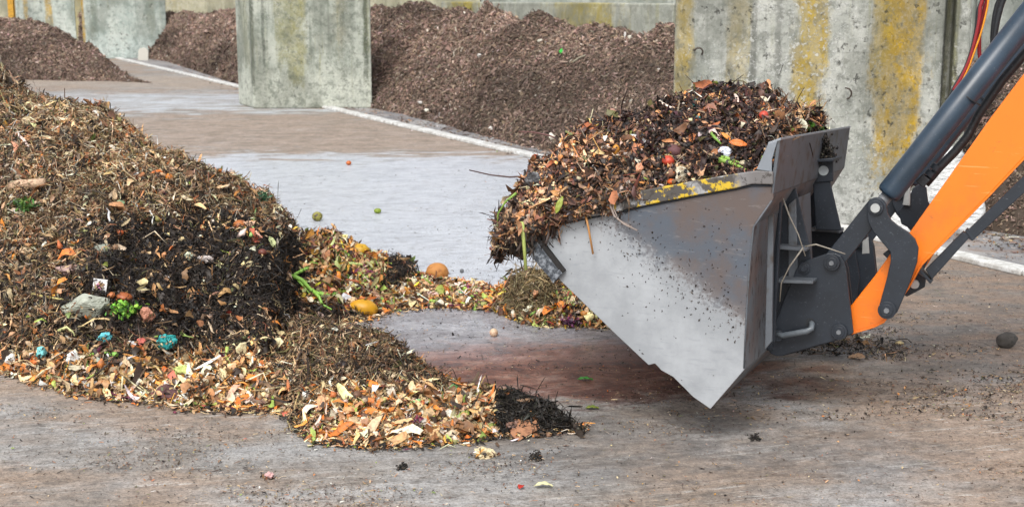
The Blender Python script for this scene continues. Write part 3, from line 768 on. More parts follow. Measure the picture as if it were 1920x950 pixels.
# ================================================================== LOADER
def steel_mat():
    t = NT('worn_bucket_steel'); p = t.pos()
    n = t.noise(p, 3.2, 7, 0.65); f = t.noise(p, 45, 5, 0.7); sp = t.noise(p, 110, 3, 0.6)
    A, B = PL(1125, 408), PL(1402, 625)
    d = (B - A).normalized(); nm = d.cross(W).normalized()
    if nm.z < 0: nm = -nm
    sd_ = t.dot(p, nm, -A.dot(nm))
    e = t.math('ADD', sd_, t.math('MULTIPLY', t.math('SUBTRACT', f, 0.5), 0.42))
    e = t.math('ADD', e, t.math('MULTIPLY', t.math('SUBTRACT', n, 0.5), 0.22))
    mask = t.math('ADD', t.math('MULTIPLY', t.step(e, -0.05, 0.06), .62), t.math('MULTIPLY', t.step(t.math('ADD', sd_, t.math('MULTIPLY', t.math('SUBTRACT', n, .5), .3)), -0.12, 0.16), .38))
    lightc = t.mix(t.step(n, 0.35, 0.65), lin('8e9296'), lin('a2a6aa'))
    lightc = t.mix(t.math('MULTIPLY', t.step(t.noise(t.mp(p, (3, 3, 18), rot=(0, R(-35), 0)), 3, 5, .6), 0.55, 0.7), 0.3), lightc, lin('787d82'))
    dirt = t.mix(t.step(t.noise(p, 2.1, 6, .6), 0.42, 0.6), lin('5b504c'), lin('4e555f'))
    dirt = t.mix(t.math('MULTIPLY', t.step(t.noise(t.mp(p, (2, 2, 10), rot=(0, R(35), 0)), 4, 6, .7), .56, .72), .4), dirt, lin('8d8a88'))
    c = t.mix(mask, lightc, dirt)
    speck = t.math('MULTIPLY', t.step(t.noise(p, 38, 4, .75), 0.66, 0.71), t.math('ADD', 0.35, t.math('MULTIPLY', mask, 0.4)))
    c = t.mix(speck, c, lin('35302c'))
    scr = t.step(t.noise(t.mp(p, (1.2, 1.2, 30), rot=(0, R(38), 0)), 5, 6, .75), .66, .7)
    c = t.mix(t.math('MULTIPLY', scr, .6), c, lin('b4b8bb'))
    scr2 = t.step(t.noise(t.mp(p, (1.5, 1.5, 26), (4, 2, 1), rot=(0, R(-50), 0)), 4, 6, .75), .67, .71)
    c = t.mix(t.math('MULTIPLY', scr2, .6), c, lin('6a6663'))
    c = t.mix(t.math('MULTIPLY', t.step(t.noise(t.mp(p, (1, 1, 1), (5, 5, 5)), 70, 4, .75), .64, .7), t.math('MULTIPLY', t.band(sd_, 0.0, .12, .1), .8)), c, lin('403b37'))
    t.bump(f, 0.12, 0.003)
    return t.done(c, t.math('ADD', 0.42, t.math('MULTIPLY', mask, 0.2)), 0.0, 0.5)
def rail_mat():
    t = NT('scuffed_rail_paint'); p = t.pos()
    A, B = PL(1150, 385), PL(1385, 340); d = (B - A).normalized()
    s = t.dot(p, d, -A.dot(d)); Lr = (B - A).length
    rng_ = t.math('MULTIPLY', t.step(s, -0.05, 0.02), t.math('SUBTRACT', 1.0, t.step(s, Lr - .03, Lr + .02)))
    n = t.noise(p, 16, 6, .65)
    base = t.mix(t.step(t.noise(p, 6, 6, .7), .42, .6), lin('a9aaab'), lin('6e6c6b'))
    base = t.mix(t.step(s, Lr - .1, Lr + .1), base, lin('6c6968'))
    c = t.mix(t.math('MULTIPLY', rng_, t.step(t.noise(p, 11, 4, .6), .42, .5)), base, lin('4a4642'))
    c = t.mix(t.math('MULTIPLY', t.math('MULTIPLY', rng_, .85), t.step(n, .5, .55)), c, lin('d2b01e'))
    c = t.mix(t.math('MULTIPLY', t.step(t.noise(p, 24, 5, .7), .56, .62), .8), c, lin('35302c'))
    return t.done(c, .55)
def darkmet(name='charcoal_paint', c='1b2129', r=.36):
    t = NT(name); p = t.pos(); n = t.noise(p, 5, 6, .65); f = t.noise(p, 70, 4, .7)
    cc = t.mix(t.step(n, .35, .7), lin(c), [x * 1.5 for x in lin(c)])
    cc = t.mix(t.math('MULTIPLY', t.step(f, .6, .7), .35), cc, lin('6a6f76'))
    cc = t.mix(t.math('MULTIPLY', t.step(t.noise(t.mp(p, (1, 1, 6), rot=(0, R(40), 0)), 14, 5, .8), .68, .72), .5), cc, lin('8a8f96'))
    t.bump(f, .06, .002)
    return t.done(cc, t.math('ADD', r, t.math('MULTIPLY', n, .15)), 0, .5)
def brownsteel():
    t = NT('mud_splashed_steel'); p = t.pos()
    n = t.noise(t.mp(p, (1, 1, .35)), 26, 6, .7)
    c = t.mix(t.step(t.noise(p, 4, 5), .4, .62), lin('6c605d'), lin('676b70'))
    c = t.mix(t.step(n, .56, .62), c, lin('38302c'))
    return t.done(c, .6)
STEEL, RAIL, DARK, BROWN = steel_mat(), rail_mat(), darkmet(), brownsteel()
GREYB = simple('grey_back_steel', '565b61', .5, .22, 7, c2='443f3b')
t = NT('orange_paint'); p = t.pos(); n = t.noise(p, 3, 5)
cc = t.mix(n, lin('e8700a'), lin('ef7d12'))
cc = t.mix(t.math('MULTIPLY', t.step(t.noise(t.mp(p, (1.2, 1.2, 26), rot=(0, R(8), 0)), 3.5, 4, .6), .66, .69), .45), cc, lin('f9ad6a'))
cc = t.mix(t.math('MULTIPLY', t.step(t.noise(p, 60, 4, .7), .68, .73), .5), cc, lin('8a5020'))
cc = t.mix(t.math('MULTIPLY', t.step(t.noise(p, 2.2, 8, .75), .46, .64), .4), cc, lin('a8602a'))
cc = t.mix(t.math('MULTIPLY', t.step(t.noise(p, 26, 6, .8), .6, .68), .55), cc, lin('7a5232'))
ORANGE = t.done(cc, t.math('ADD', .3, t.math('MULTIPLY', t.noise(p, 6, 6, .7), .3)))
ZINC = simple('zinc_bolt', 'b9bcbb', .35, .15, 60, metal=.6)
RUB = darkmet('black_rubber', '1a1d21', .5)
CYL = darkmet('gloss_cylinder_paint', '24323f', .24)

root = empty('front_loader', (A0.x, A0.y, 0))
tag(root, 'orange and black loader arms carrying a worn grey bucket above the yard', 'loader')
WB = 2.46
side = [(1003, 446), (1012, 424), (1075, 406), (1145, 391), (1219, 375), (1300, 359), (1383, 344), (1449, 338), (1450, 373), (1415, 420), (1406, 500), (1400, 600), (1396, 692), (1332, 766),
        (1300, 744), (1262, 706), (1240, 694), (1228, 681), (1216, 684), (1150, 622), (1052, 527), (1020, 490), (998, 462)]
bucket = plate(side, 0, .014).build('bucket', STEEL, root, bevel=.003)
plate(side, WB - .014, WB).build('side_plate', STEEL, bucket)
# bottom and back skins
def skin(line, th, name, mat, w0=.014, w1=WB - .014, par=bucket, **k):
    """sheet following a pixel polyline, extruded over the bucket width; thickness towards the inside"""
    return plate(line, w0, w1).build(name, mat, par, **k)
skin([(1003, 470), (1052, 521), (1150, 616), (1240, 690), (1331, 757), (1334, 748), (1240, 680), (1150, 604), (1060, 508), (1012, 460)], 0, 'bottom_plate', BROWN)
skin([(1332, 765), (1396, 692), (1400, 600), (1406, 500), (1415, 420), (1450, 364), (1442, 362), (1405, 418), (1397, 500), (1391, 600), (1386, 688), (1326, 757)], 0, 'back_plate', BROWN)
# rail along the near top edge and its far twin
rl = [(1013, 400), (1075, 384), (1145, 368), (1219, 354), (1300, 339), (1383, 325), (1418, 320), (1449, 322), (1449, 346), (1410, 345), (1383, 352), (1300, 367), (1219, 383), (1145, 399), (1075, 413), (1010, 427)]
plate(rl, -.022, .03).build('top_rail', RAIL, bucket, bevel=.006)
plate(rl, WB - .03, WB + .02).build('top_rail', RAIL, bucket, bevel=.006)
# cutting edge: thick bar across the front lip, with a raised bead
t = NT('worn_cutting_edge'); p = t.pos()
cc = t.mix(t.step(t.noise(p, 30, 6, .75), .45, .62), lin('3d4249'), lin('8c9299')); CUT = t.done(cc, .45, .3)
plate([(948, 412), (972, 408), (1052, 511), (1037, 529), (965, 446)], -.03, WB + .02).build('cutting_edge', CUT, bucket, bevel=.006)
plate([(1037, 531), (1054, 512), (1048, 505), (1031, 523)], -.042, -.031).build('edge_lip', CUT, bucket, bevel=.002)
plate([(972, 406), (978, 404), (1058, 508), (1052, 512)], -.036, .02).build('edge_lip', darkmet('mud_black', '1d1b1a', .8), bucket, bevel=.003)
# spill guard
g0, g1 = PL(1464, 261, .0), PL(1450, 364, .0)
gm_ = GREYB
plate([(1464, 261), (1450, 364), (1443, 364), (1457, 261)], .0, WB).build('spill_guard', gm_, bucket, bevel=.004)
plate([(1464, 258), (1464, 263), (1440, 272), (1440, 267)], -.005, WB + .01).build('guard_lip', simple('worn_light_edge', '8d9298', .4, .15, 20), bucket, bevel=.003)
plate([(1458, 263), (1440, 270), (1418, 318), (1447, 322), (1447, 300)], -.008, .006).build('guard_gusset', simple('gusset_grey', '7c8289', .5, .15, 12), bucket, bevel=.003)
plate([(1458, 263), (1440, 270), (1418, 318), (1447, 322), (1447, 300)], WB - .006, WB + .008).build('guard_gusset', STEEL, bucket, bevel=.003)
# stiffening ribs and shelves on the back
for w0, poly in ((.640, [(1450, 385), (1492, 352), (1518, 462), (1526, 545), (1530, 640), (1440, 652), (1446, 520)]),
                 (1.62, [(1505, 350), (1552, 331), (1577, 432), (1600, 448), (1612, 520), (1600, 600), (1500, 600), (1505, 470)])):
    plate(poly, w0, w0 + .016).build('rib', DARK, bucket, bevel=.003)
    q = 0 if w0 < 1 else 1
plate([(1478, 384), (1492, 372), (1499, 600), (1478, 620)], .62, 1.1).build('rib', GREYB, bucket, bevel=.004)
plate([(1458, 461), (1512, 466), (1512, 471), (1458, 467)], .5, .64).build('shelf', GREYB, bucket, bevel=.002)
plate([(1456, 524), (1524, 527), (1524, 532), (1456, 530)], .46, .64).build('shelf', GREYB, bucket, bevel=.002)
plate([(1521, 427), (1574, 431), (1575, 437), (1521, 433)], 1.45, 1.62).build('shelf', GREYB, bucket, bevel=.002)
plate([(1440, 405), (1450, 400), (1447, 640), (1434, 655)], .16, .19).build('rib', GREYB, bucket, bevel=.003)
plate([(1461, 380), (1466, 376), (1452, 640), (1446, 645)], .30, .33).build('rib', DARK, bucket, bevel=.003)
# bracket box with hole on the guard
bx = [(1517, 303), (1562, 300), (1562, 340), (1519, 343)]
mb = plate(bx, 1.36, 1.376); mb.build('bracket', DARK, bucket, bevel=.004)
plate([(1514, 299), (1563, 297), (1563, 303), (1514, 305)], 1.28, 1.62).build('bracket', DARK, bucket, bevel=.003)
c = PL(1544, 320, 1.355)
MB().tube([c, c + W * .006], .03, 16).build('bracket_hole', simple('pale_hole_glimpse', 'a9b1b3', .5, .1, 30), bucket)
# tapered leg below the bracket
plate([(1524, 342), (1556, 338), (1578, 432), (1530, 430)], 1.37, 1.384).build('rib', DARK, bucket, bevel=.004)

Z1 = lambda x, y: (1420 + x / 2.639, 340 + y / 2.639)
def disc_pts(cx, cy, r, n, a0=0, a1=2 * math.pi):
    return [(cx + r * math.cos(a), cy + r * math.sin(a)) for a in np.linspace(a0, a1, n)]
def pin(px, py, rpx, w, parent, name='pin', deep=.03, mat=None, head=True):
    c = PL(px, py, w); r = rpx * c.y / FPX
    mb = MB().tube([c, c - W * deep], r, 24)
    mb.tube([c - W * deep, c - W * (deep + .008)], r * .72, 24)
    o = mb.build(name, mat or DARK, parent, bevel=.002)
    if head:
        MB().tube([c - W * (deep + .008), c - W * (deep + .018)], r * .32, 6).build(name + '_head', ZINC if mat is None else mat, o)
    return o
hitch = [Z1(*q) for q in ((215, 400), (350, 355), (385, 355), (412, 368), (430, 400), (440, 430), (475, 750), (380, 788), (120, 862), (95, 864), (66, 852), (45, 820), (50, 792), (80, 720), (130, 590), (190, 440))]
crank = [Z1(*q) for q in ((541, 130), (543, 110), (560, 88), (587, 79), (615, 88), (636, 115), (645, 160), (662, 192), (690, 215), (745, 250), (780, 285), (797, 330), (790, 400), (755, 500), (712, 600), (693, 645), (662, 676), (625, 672), (600, 642), (604, 610), (640, 480), (660, 390), (658, 350), (620, 305), (570, 245), (548, 200))]
arm = [(1588, 582), (1640, 517), (1672, 472), (1706, 435), (1858, 220), (1920, 138), (2330, -400), (2330, -135), (1920, 297), (1851, 370), (1728, 496), (1700, 545), (1658, 603), (1640, 612), (1597, 625)]
def shift(pts, dw):
    """the same profile moved along the width axis: returns WORLD points"""
    return pts
SETS = ((0.62, 'near'), (1.78, 'far'))
for base_w, _ in SETS:
    off = W * (base_w - 0.62)
    def pl(pts, w0, w1):
        m = MB().prism([PL(x, y, w0) + off for x, y in pts], W * (w1 - w0)); return m
    def pn(px, py, rpx, w0, parent, **k):
        c = PL(px, py, w0) + off; r = rpx * (c - off).y / FPX; deep = k.get('deep', .03)
        mb = MB().tube([c, c - W * deep], r, 28)
        mb.tube([c - W * (deep - .001), c - W * (deep + .008)], r * .7, 28)
        o = mb.build('pin', k.get('mat', DARK), parent, bevel=.002)
        MB().tube([c - W * (deep + .007), c - W * (deep + .016)], r * k.get('hr', .32), k.get('hn', 6)).build('pin_head', k.get('hm', ZINC2), o)
        return o
    ZINC2 = simple('dull_bolt', '6e7175', .45, .2, 50)
    # lift arm with an edge flange
    ar = pl(arm, .68, .80).build('lift_arm', ORANGE, root, bevel=.008)
    fl = [(1597, 627), (1640, 614), (1658, 605), (1701, 546), (1729, 498), (1852, 372), (1921, 299), (2330, -133), (2330, -138), (1920, 295), (1851, 368), (1727, 494), (1699, 543), (1657, 601), (1639, 611), (1597, 623)]
    pl(fl, .668, .812).build('flange', ORANGE, ar, bevel=.003)
    # hitch plates, outer and inner
    hp = pl(hitch, .60, .622).build('hitch_plate', DARK, root, bevel=.004)
    pl([(x + 4, y) for x, y in hitch], .86, .882).build('hitch_plate', DARK, root, bevel=.004)
    pn(*Z1(372, 400), 15, .60, hp); pn(*Z1(408, 740), 15, .60, hp); pn(*Z1(232, 430), 11, .60, hp, deep=.012, hr=.5, hm=DARK)
    pn(*Z1(60, 815), 8, .60, hp, deep=.015, hm=DARK)
    c = PL(*Z1(262, 697), .598) + off
    MB().tube([c, c - W * .003], 9 * 7.3 / FPX, 24).build('latch_hole', RUB, hp)
    hpts = [PL(*Z1(105, 757), .60) + off, PL(*Z1(105, 757), .56) + off, PL(*Z1(125, 762), .545) + off, PL(*Z1(245, 740), .545) + off, PL(*Z1(268, 728), .55) + off, PL(*Z1(270, 705), .575) + off, PL(*Z1(266, 700), .60) + off]
    ro = MB().tube(hpts, .0165, 12).build('latch_handle', simple('worn_rod_steel', '5d646a', .4, .25, 40), root, smooth=True)
    c = PL(*Z1(110, 757), .60) + off
    MB().tube([c, c - W * .045], .032, 20).build('collar', DARK, ro, bevel=.002)
    # link
    (x0, y0), (x1, y1) = Z1(372, 400), Z1(587, 130)
    an = math.atan2(y1 - y0, x1 - x0)
    lk = disc_pts(x0, y0, 19, 12, an + math.pi / 2, an + 3 * math.pi / 2) + disc_pts(x1, y1, 19, 12, an - math.pi / 2, an + math.pi / 2)
    pl(lk, .575 + .052, .66).build('tilt_link', DARK, root, bevel=.004)
    # bell crank, outer and inner cheek
    cr = pl(crank, .56, .586).build('bell_crank', DARK, root, bevel=.004)
    pl(crank, .84, .866).build('bell_crank', DARK, root, bevel=.004)
    pn(*Z1(587, 130), 14, .56, cr, deep=.018, hr=.62, hn=20, hm=ZINC)
    pn(*Z1(642, 635), 17, .56, cr, deep=.018)
    # through pins
    for (a_, b_) in (((587, 130), .02), ((642, 635), .022), ((372, 400), .02), ((408, 740), .022)):
        c = PL(*Z1(*a_), .6) + off
        MB().tube([c - W * .035, c + W * .27], b_, 16).build('cross_pin', ZINC2, root)
    # cylinder
    c0 = PL(1668, 361, .70) + off; c1 = PL(1779, 220, .70) + off; ax = (c1 - c0).normalized()
    rC = .0675
    mb = MB().tube([c0 - ax * .015, c0, c0 + ax * .02, c0 + ax * 1.6], [rC * .86, rC, rC, rC], 40)
    cy = mb.build('tilt_cylinder', CYL, root, smooth=True)
    mw_ = MB()
    ce = PL(1818, 185, .70) + off
    mw_.tube([ce, ce + ax * .006], rC * 1.025, 40); mw_.build('weld_seam', RUB, cy)
    mb = MB().tube([c0 - ax * .13, c0], .034, 20); mb.build('piston_rod', ZINC2, cy, smooth=True)
    c = PL(*Z1(587, 130), .70) + off
    MB().tube([c - W * .04, c + W * .1], .046, 20).build('rod_eye', DARK, cy, bevel=.003)
    # pipe along the cylinder
    pp = [PL(1920, 92, .63) + off, PL(1870, 165, .63) + off, PL(1815, 235, .63) + off, PL(1790, 275, .63) + off, PL(1762, 305, .63) + off, PL(1735, 335, .63) + off]
    if base_w < 1:
        pp = [PL(2060, -100, .8)] + [PL(x, y, .8) for x, y in ((1930, 92), (1880, 150), (1835, 215), (1815, 255), (1790, 285), (1762, 313), (1735, 345))]
        pi = MB().tube(pp, .024, 12).build('hydraulic_pipe', RUB, root, smooth=True)
        for (x, y) in ((1742, 330), (1752, 318)):
            c = PL(x, y, .8); MB().tube([c, c + ax * .03], .034, 14).build('clamp', DARK, pi)
        plate([(1716, 340), (1730, 326), (1744, 338), (1731, 352)], .76, .84).build('pipe_block', RUB, root, bevel=.004)
    # bracket behind crank
    # guide bar under the arm
    if base_w < 1:
        gb = pl([(1735, 505), (1805, 434), (1809, 437), (2330, -70), (2330, -20), (1823, 452), (1816, 447), (1747, 524)], .70, .77).build('guide_bar', DARK, root, bevel=.004)
        pl([(1722, 508), (1726, 504), (1748, 528), (1744, 532)], .69, .78).build('end_cap', DARK, gb, bevel=.002)
        pl([(1809, 432), (1813, 429), (1828, 448), (1823, 452)], .694, .776).build('sleeve', DARK, gb, bevel=.002)
        # lower lug
        lug = pl([(1690, 548), (1700, 520), (1722, 512), (1736, 522), (1734, 538), (1716, 548), (1700, 556)], .82, .84).build('lug', DARK, root, bevel=.003)
        c = PL(1715, 532, .815); MB().tube([c, c - W * .015], .026, 18).build('bolt', ZINC, lug, bevel=.002)
        pl([(1655, 476), (1700, 520), (1735, 470), (1742, 430), (1700, 440)], .86, .88).build('arm_web', DARK, root, bevel=.003)
# crank stop bracket seen behind near crank
br = plate([(1712, 352), (1728, 342), (1737, 352), (1740, 378), (1760, 405), (1730, 440), (1690, 420), (1684, 395), (1700, 380)], 1.2, 1.22).build('stop_bracket', DARK, root, bevel=.004)
plate([(1698, 352), (1707, 350), (1706, 386), (1692, 384)], 1.17, 1.199).build('latch_plate', ZINC, br, bevel=.003)
for (x, y) in ((1624, 458), ):
    b2_ = plate([(1617, 452), (1628, 444), (1630, 475), (1616, 476)], 1.3, 1.31).build('latch_plate', ZINC, root, bevel=.003)
# hoses
red = simple('red_hose', '8c1c22', .45, .15, 20); blk = RUB; yelw = simple('yellow_wire', 'e09018', .5, .1, 20)
def hose(path, r, mat, w_):
    pts = [PL(x, y, w_) for x, y in path]
    # Catmull-Rom
    out = []
    P_ = [pts[0]] + pts + [pts[-1]]
    for i in range(1, len(P_) - 2):
        for tt in np.linspace(0, 1, 6, endpoint=False):
            a, b, c, d = P_[i - 1], P_[i], P_[i + 1], P_[i + 2]
            out.append(.5 * ((2 * b) + (c - a) * tt + (2 * a - 5 * b + 4 * c - d) * tt ** 2 + (3 * b - a - 3 * c + d) * tt ** 3))
    out.append(pts[-1])
    return MB().tube(out, r, 10).build('hose', mat, root, smooth=True)
hose([(1870, -120), (1845, -10), (1835, 20), (1832, 50), (1824, 90), (1810, 130), (1790, 165), (1778, 195)], .013, blk, .95)
hose([(1860, -120), (1852, -10), (1846, 15), (1838, 50), (1836, 85), (1838, 110), (1850, 140)], .011, red, .98)
hose([(1850, -120), (1843, -10), (1838, 15), (1835, 45), (1822, 100), (1806, 140), (1788, 170)], .010, red, .90)
hose([(1862, -120), (1854, -10), (1850, 20), (1840, 60), (1828, 95), (1815, 130), (1800, 160)], .005, yelw, .86)
hose([(1940, -120), (1887, -12), (1875, 20), (1868, 50), (1864, 80), (1862, 110)], .015, blk, .95)
hose([(1930, -120), (1879, -12), (1868, 16), (1863, 45), (1861, 80), (1866, 110)], .013, blk, 1.0)

# caked crumbs and weld beads on the near plate
def spatter(name, npt, pxr, w_, sz, colr, mask=None):
    q = rng.random((npt * 4, 2)); xs = pxr[0] + q[:, 0] * (pxr[1] - pxr[0]); ys = pxr[2] + q[:, 1] * (pxr[3] - pxr[2])
    k = mask(xs, ys) > rng.random(len(xs)); xs, ys = xs[k][:npt], ys[k][:npt]; m_ = len(xs)
    Pc = np.array([PL(x, y, w_) for x, y in zip(xs, ys)])
    cl = Cloud(); cl.chips('clod', Pc, np.repeat(-np.array(W)[None], m_, 0), lnorm(sz, .5, m_), lnorm(sz * .7, .5, m_), .5, pal(colr, m_), tilt=.1, lift=.002)
    o_ = cl.build(name, CHIPB, A0, bucket); o_['kind'] = 'stuff'; return o_
def mside(x, y):
    d = (x - 1125) * (625 - 408) / (1402 - 1125) + 408 - y      # above the wear line
    inside = (y > 410) & (x < 1392) & (y < 1.0 * (x - 1010) + 470) & (y > 440 - (x - 1000) * .2)
    return inside * (np.exp(-(d / 45.0) ** 2) * .9 + .12 * (d > 0) + .03)
spatter('caked_mud', 420, (1010, 1395, 360, 745), -.001, .008, [('3a322c', 4), ('2a2420', 3), ('5a4c42', 2)], mside)
spatter('caked_mud', 90, (1160, 1440, 360, 600), -.001, .007, [('3a322c', 4), ('2a2420', 3)], lambda x, y: ((x < 1400) & (y > 390)) * .6)
wl_ = [PL(x, y, -.001) for x, y in ((1014, 428), (1075, 415), (1145, 401), (1219, 385), (1300, 369), (1383, 354), (1410, 348), (1446, 348))]
MB().tube(wl_, .006, 6).build('weld_bead', DARK, bucket, smooth=True)
wl_ = [PL(x, y, -.001) for x, y in ((1395, 690), (1399, 600), (1405, 500), (1413, 425), (1447, 376))]
MB().tube(wl_, .005, 6).build('weld_bead', GREYB, bucket, smooth=True)

# ---- load in the bucket
R0, R1 = PL(1005, 412, 0), PL(1449, 330, 0)
av = np.linspace(-.165, 1.0, 120); wv = np.linspace(-.06, 2.42, 110)
Hm = np.interp(av, [-.165, -.14, -.1, -.04, .05, .18, .3, .4, .5, .62, .74, .84, .92, 1.0], [-.16, .12, .31, .41, .43, .46, .50, .53, .53, .47, .41, .37, .34, .28])
dR = np.array(R1 - R0); Wn = np.array(W)
E0 = (1 - np.abs(2 * np.clip((wv + .06) / 2.48, 0, 1) - 1) ** 2.6)
E = E0[None] ** (.42 + .22 * sstep(av, 0, .3))[:, None]
AA, WW = np.meshgrid(av, wv, indexing='ij')
HH = Hm[:, None] * E - .035 - .05 * sstep(av, .25, .45)[:, None] * (1 - sstep(WW, .0, .3))
HH = np.where(Hm[:, None] < 0, Hm[:, None], HH)
nx = AA * 1.15; HH = HH + np.clip(E * 1.2, .25, 1) * (.085 * fbm(nx * 5, WW * 5, seed=61) + .045 * fbm(nx * 14, WW * 14, seed=62))
WW = WW + .11 * sstep(AA, .22, .45) * (1 - sstep(WW, 0, .6))
AA2 = np.where(AA > .9, .9 + (AA - .9) * .62, AA)
PB = np.array(R0)[None, None] + AA2[..., None] * dR + WW[..., None] * Wn + HH[..., None] * np.array([0, 0, 1.0])
# hang over the front lip
nr, nc = AA.shape
VB = PB.reshape(-1, 3)
i, j = np.meshgrid(np.arange(nr - 1), np.arange(nc - 1), indexing='ij'); a = (i * nc + j).ravel()
FB = np.stack([a, a + nc, a + nc + 1, a + 1], 1)
add_bvh(VB, FB)
cl = Cloud(); cl.surf(VB, FB, np.repeat(np.array(lin('241c18'))[None], len(VB), 0))
def bucket_chips(Pp, Nn, cl, size=1.0, lift=.035):
    n = len(Pp)
    px, py = project(Pp)
    nz = 22 * fbm(Pp[:, 0] * 4, Pp[:, 1] * 4, Pp[:, 2] * 4, seed=91)
    pe = np.clip(sstep(px + nz, 1215, 1165) * sstep(py + nz, 235, 275) + sstep(px + nz, 1425, 1450) + .12 + sstep(px + nz, 1330, 1260) * sstep(py, 290, 320) * .5, 0, 1)
    c, pick = color_by(['bucketpeel', 'bucketdark'], np.stack([pe * .8, 1.02 - pe * .8], 1), n)
    c = c * (.6 + .9 * np.clip(.5 + .8 * fbm(Pp[:, 0] * 4.5, Pp[:, 1] * 4.5, Pp[:, 2] * 4.5, seed=95), 0, 1))[:, None]
    rk = rng.random(n)
    m1_ = rk < .3
    cl.chips('stick', Pp[m1_], Nn[m1_], lnorm(.05, .5, m1_.sum()) * size, lnorm(.0036, .35, m1_.sum()), .5, c[m1_], tilt=.6, lift=lift)
    m4_ = rk > .93
    cl.chips('strip', Pp[m4_], Nn[m4_], lnorm(.07, .35, m4_.sum()) * size, lnorm(.024, .35, m4_.sum()) * size, 1.0, c[m4_], tilt=.5, lift=lift)
    m2_ = (rk >= .3) & (rk < .82)
    cl.chips('leaf', Pp[m2_], Nn[m2_], lnorm(.032, .45, m2_.sum()) * size, lnorm(.012, .4, m2_.sum()) * size, .9, c[m2_], tilt=.6, lift=lift)
    ns = n // 13
    js = rng.choice(n, ns, replace=False)
    cl.chips('strip', Pp[js], Nn[js], lnorm(.10, .45, ns), lnorm(.006, .4, ns), 1.3, c[js] * rng.choice([.35, .7, 1.2], (ns, 1)), tilt=.25, lift=.035)
    jb = np.flatnonzero(rng.random(n) < .012); nb = len(jb)
    cl.chips('strip', Pp[jb], Nn[jb], lnorm(.07, .35, nb), lnorm(.032, .35, nb), .9, pal([('e0bc94', 3), ('c8885c', 3), ('8a5c48', 3), ('ecdcc4', 1.5), ('5a4038', 3), ('94a050', .6), ('b86a40', 1)], nb), tilt=.35, lift=.04)
    m3_ = (rk >= .82) & ~m4_
    cl.chips('clod', Pp[m3_], Nn[m3_], lnorm(.024, .35, m3_.sum()) * size, lnorm(.018, .35, m3_.sum()) * size, .5, c[m3_], tilt=.6, lift=lift)
Pp, Nn = sample_surface(VB, FB, 60000)
Nn = np.where((Nn[:, 2:3] < 0), -Nn, Nn)
bucket_chips(Pp, Nn, cl)
# clump drooping over the near front corner
n = 5200
q = rng.random((n, 3))
cpx = 938 + q[:, 0] * 62; cpy = 400 + q[:, 1] * (70 - 45 * np.clip(q[:, 0] * 1.1, 0, 1)) + 0
Pc = np.array([PL(x, y, -.03 + z * .35) for x, y, z in zip(cpx, cpy, q[:, 2] ** 1.6)])
bucket_chips(Pc, np.repeat(np.array([[-.5, -.7, .3]]), n, 0) + rng.normal(0, .3, (n, 3)), cl, 1.0, .02)
n = 3200          # waste lying over the rail at its left half
q = rng.random((n, 3)); cpx = 985 + q[:, 0] ** 1.3 * 210
cpy = np.interp(cpx, [985, 1100, 1200], [405, 372, 350]) + 4 + q[:, 1] * np.interp(cpx, [985, 1060, 1130, 1200], [42, 26, 12, 8])
Pc = np.array([PL(x, y, -.03 + z * .05) for x, y, z in zip(cpx, cpy, q[:, 2])])
bucket_chips(Pc, np.repeat(np.array([[-.2, -.9, .4]]), n, 0) + rng.normal(0, .3, (n, 3)), cl, .9, .015)
n = 420
q = rng.random((n, 3)); cpx = 930 + q[:, 0] * 110; cpy = np.interp(cpx, [930, 960, 1040], [425, 452, 425]) + q[:, 1] * 26 - 8
Pc = np.array([PL(x, y, -.04 + z * .3) for x, y, z in zip(cpx, cpy, q[:, 2] ** 2)])
cl.chips('strip', Pc, np.repeat(np.array([[-.3, -.9, 0]]), n, 0), lnorm(.10, .45, n), lnorm(.006, .4, n), 1.0, pal([('1a1614', 3), ('33261e', 3), ('5a4030', 1)], n), tilt=.15, lift=.02, align=np.array([.2, 0, 2.6]))
o = cl.build('bucket_load', CHIP, (A0.x, A0.y, 1.2)); tag(o, 'mixed food waste and dark compost heaped in the bucket', 'waste load', None, 'stuff')
# mud clump on the bracket
cl = Cloud(); n = 900
c = PL(1541, 291, 1.45); rr = rng.random(n)
hgt = rng.random(n) ** 1.5
Pc = np.array(c)[None] + np.stack([rng.normal(0, .035, n) * (1.15 - hgt), rng.normal(0, .05, n), hgt * .16 - .03], 1)
cl.chips('clod', Pc, rng.normal(0, 1, (n, 3)), .025, .02, .5, pal(PALS['black'], n), tilt=1)
o = cl.build('mud_clump', CHIPB, c); tag(o, 'black mud clump caught on the bracket at the back of the bucket', 'mud')

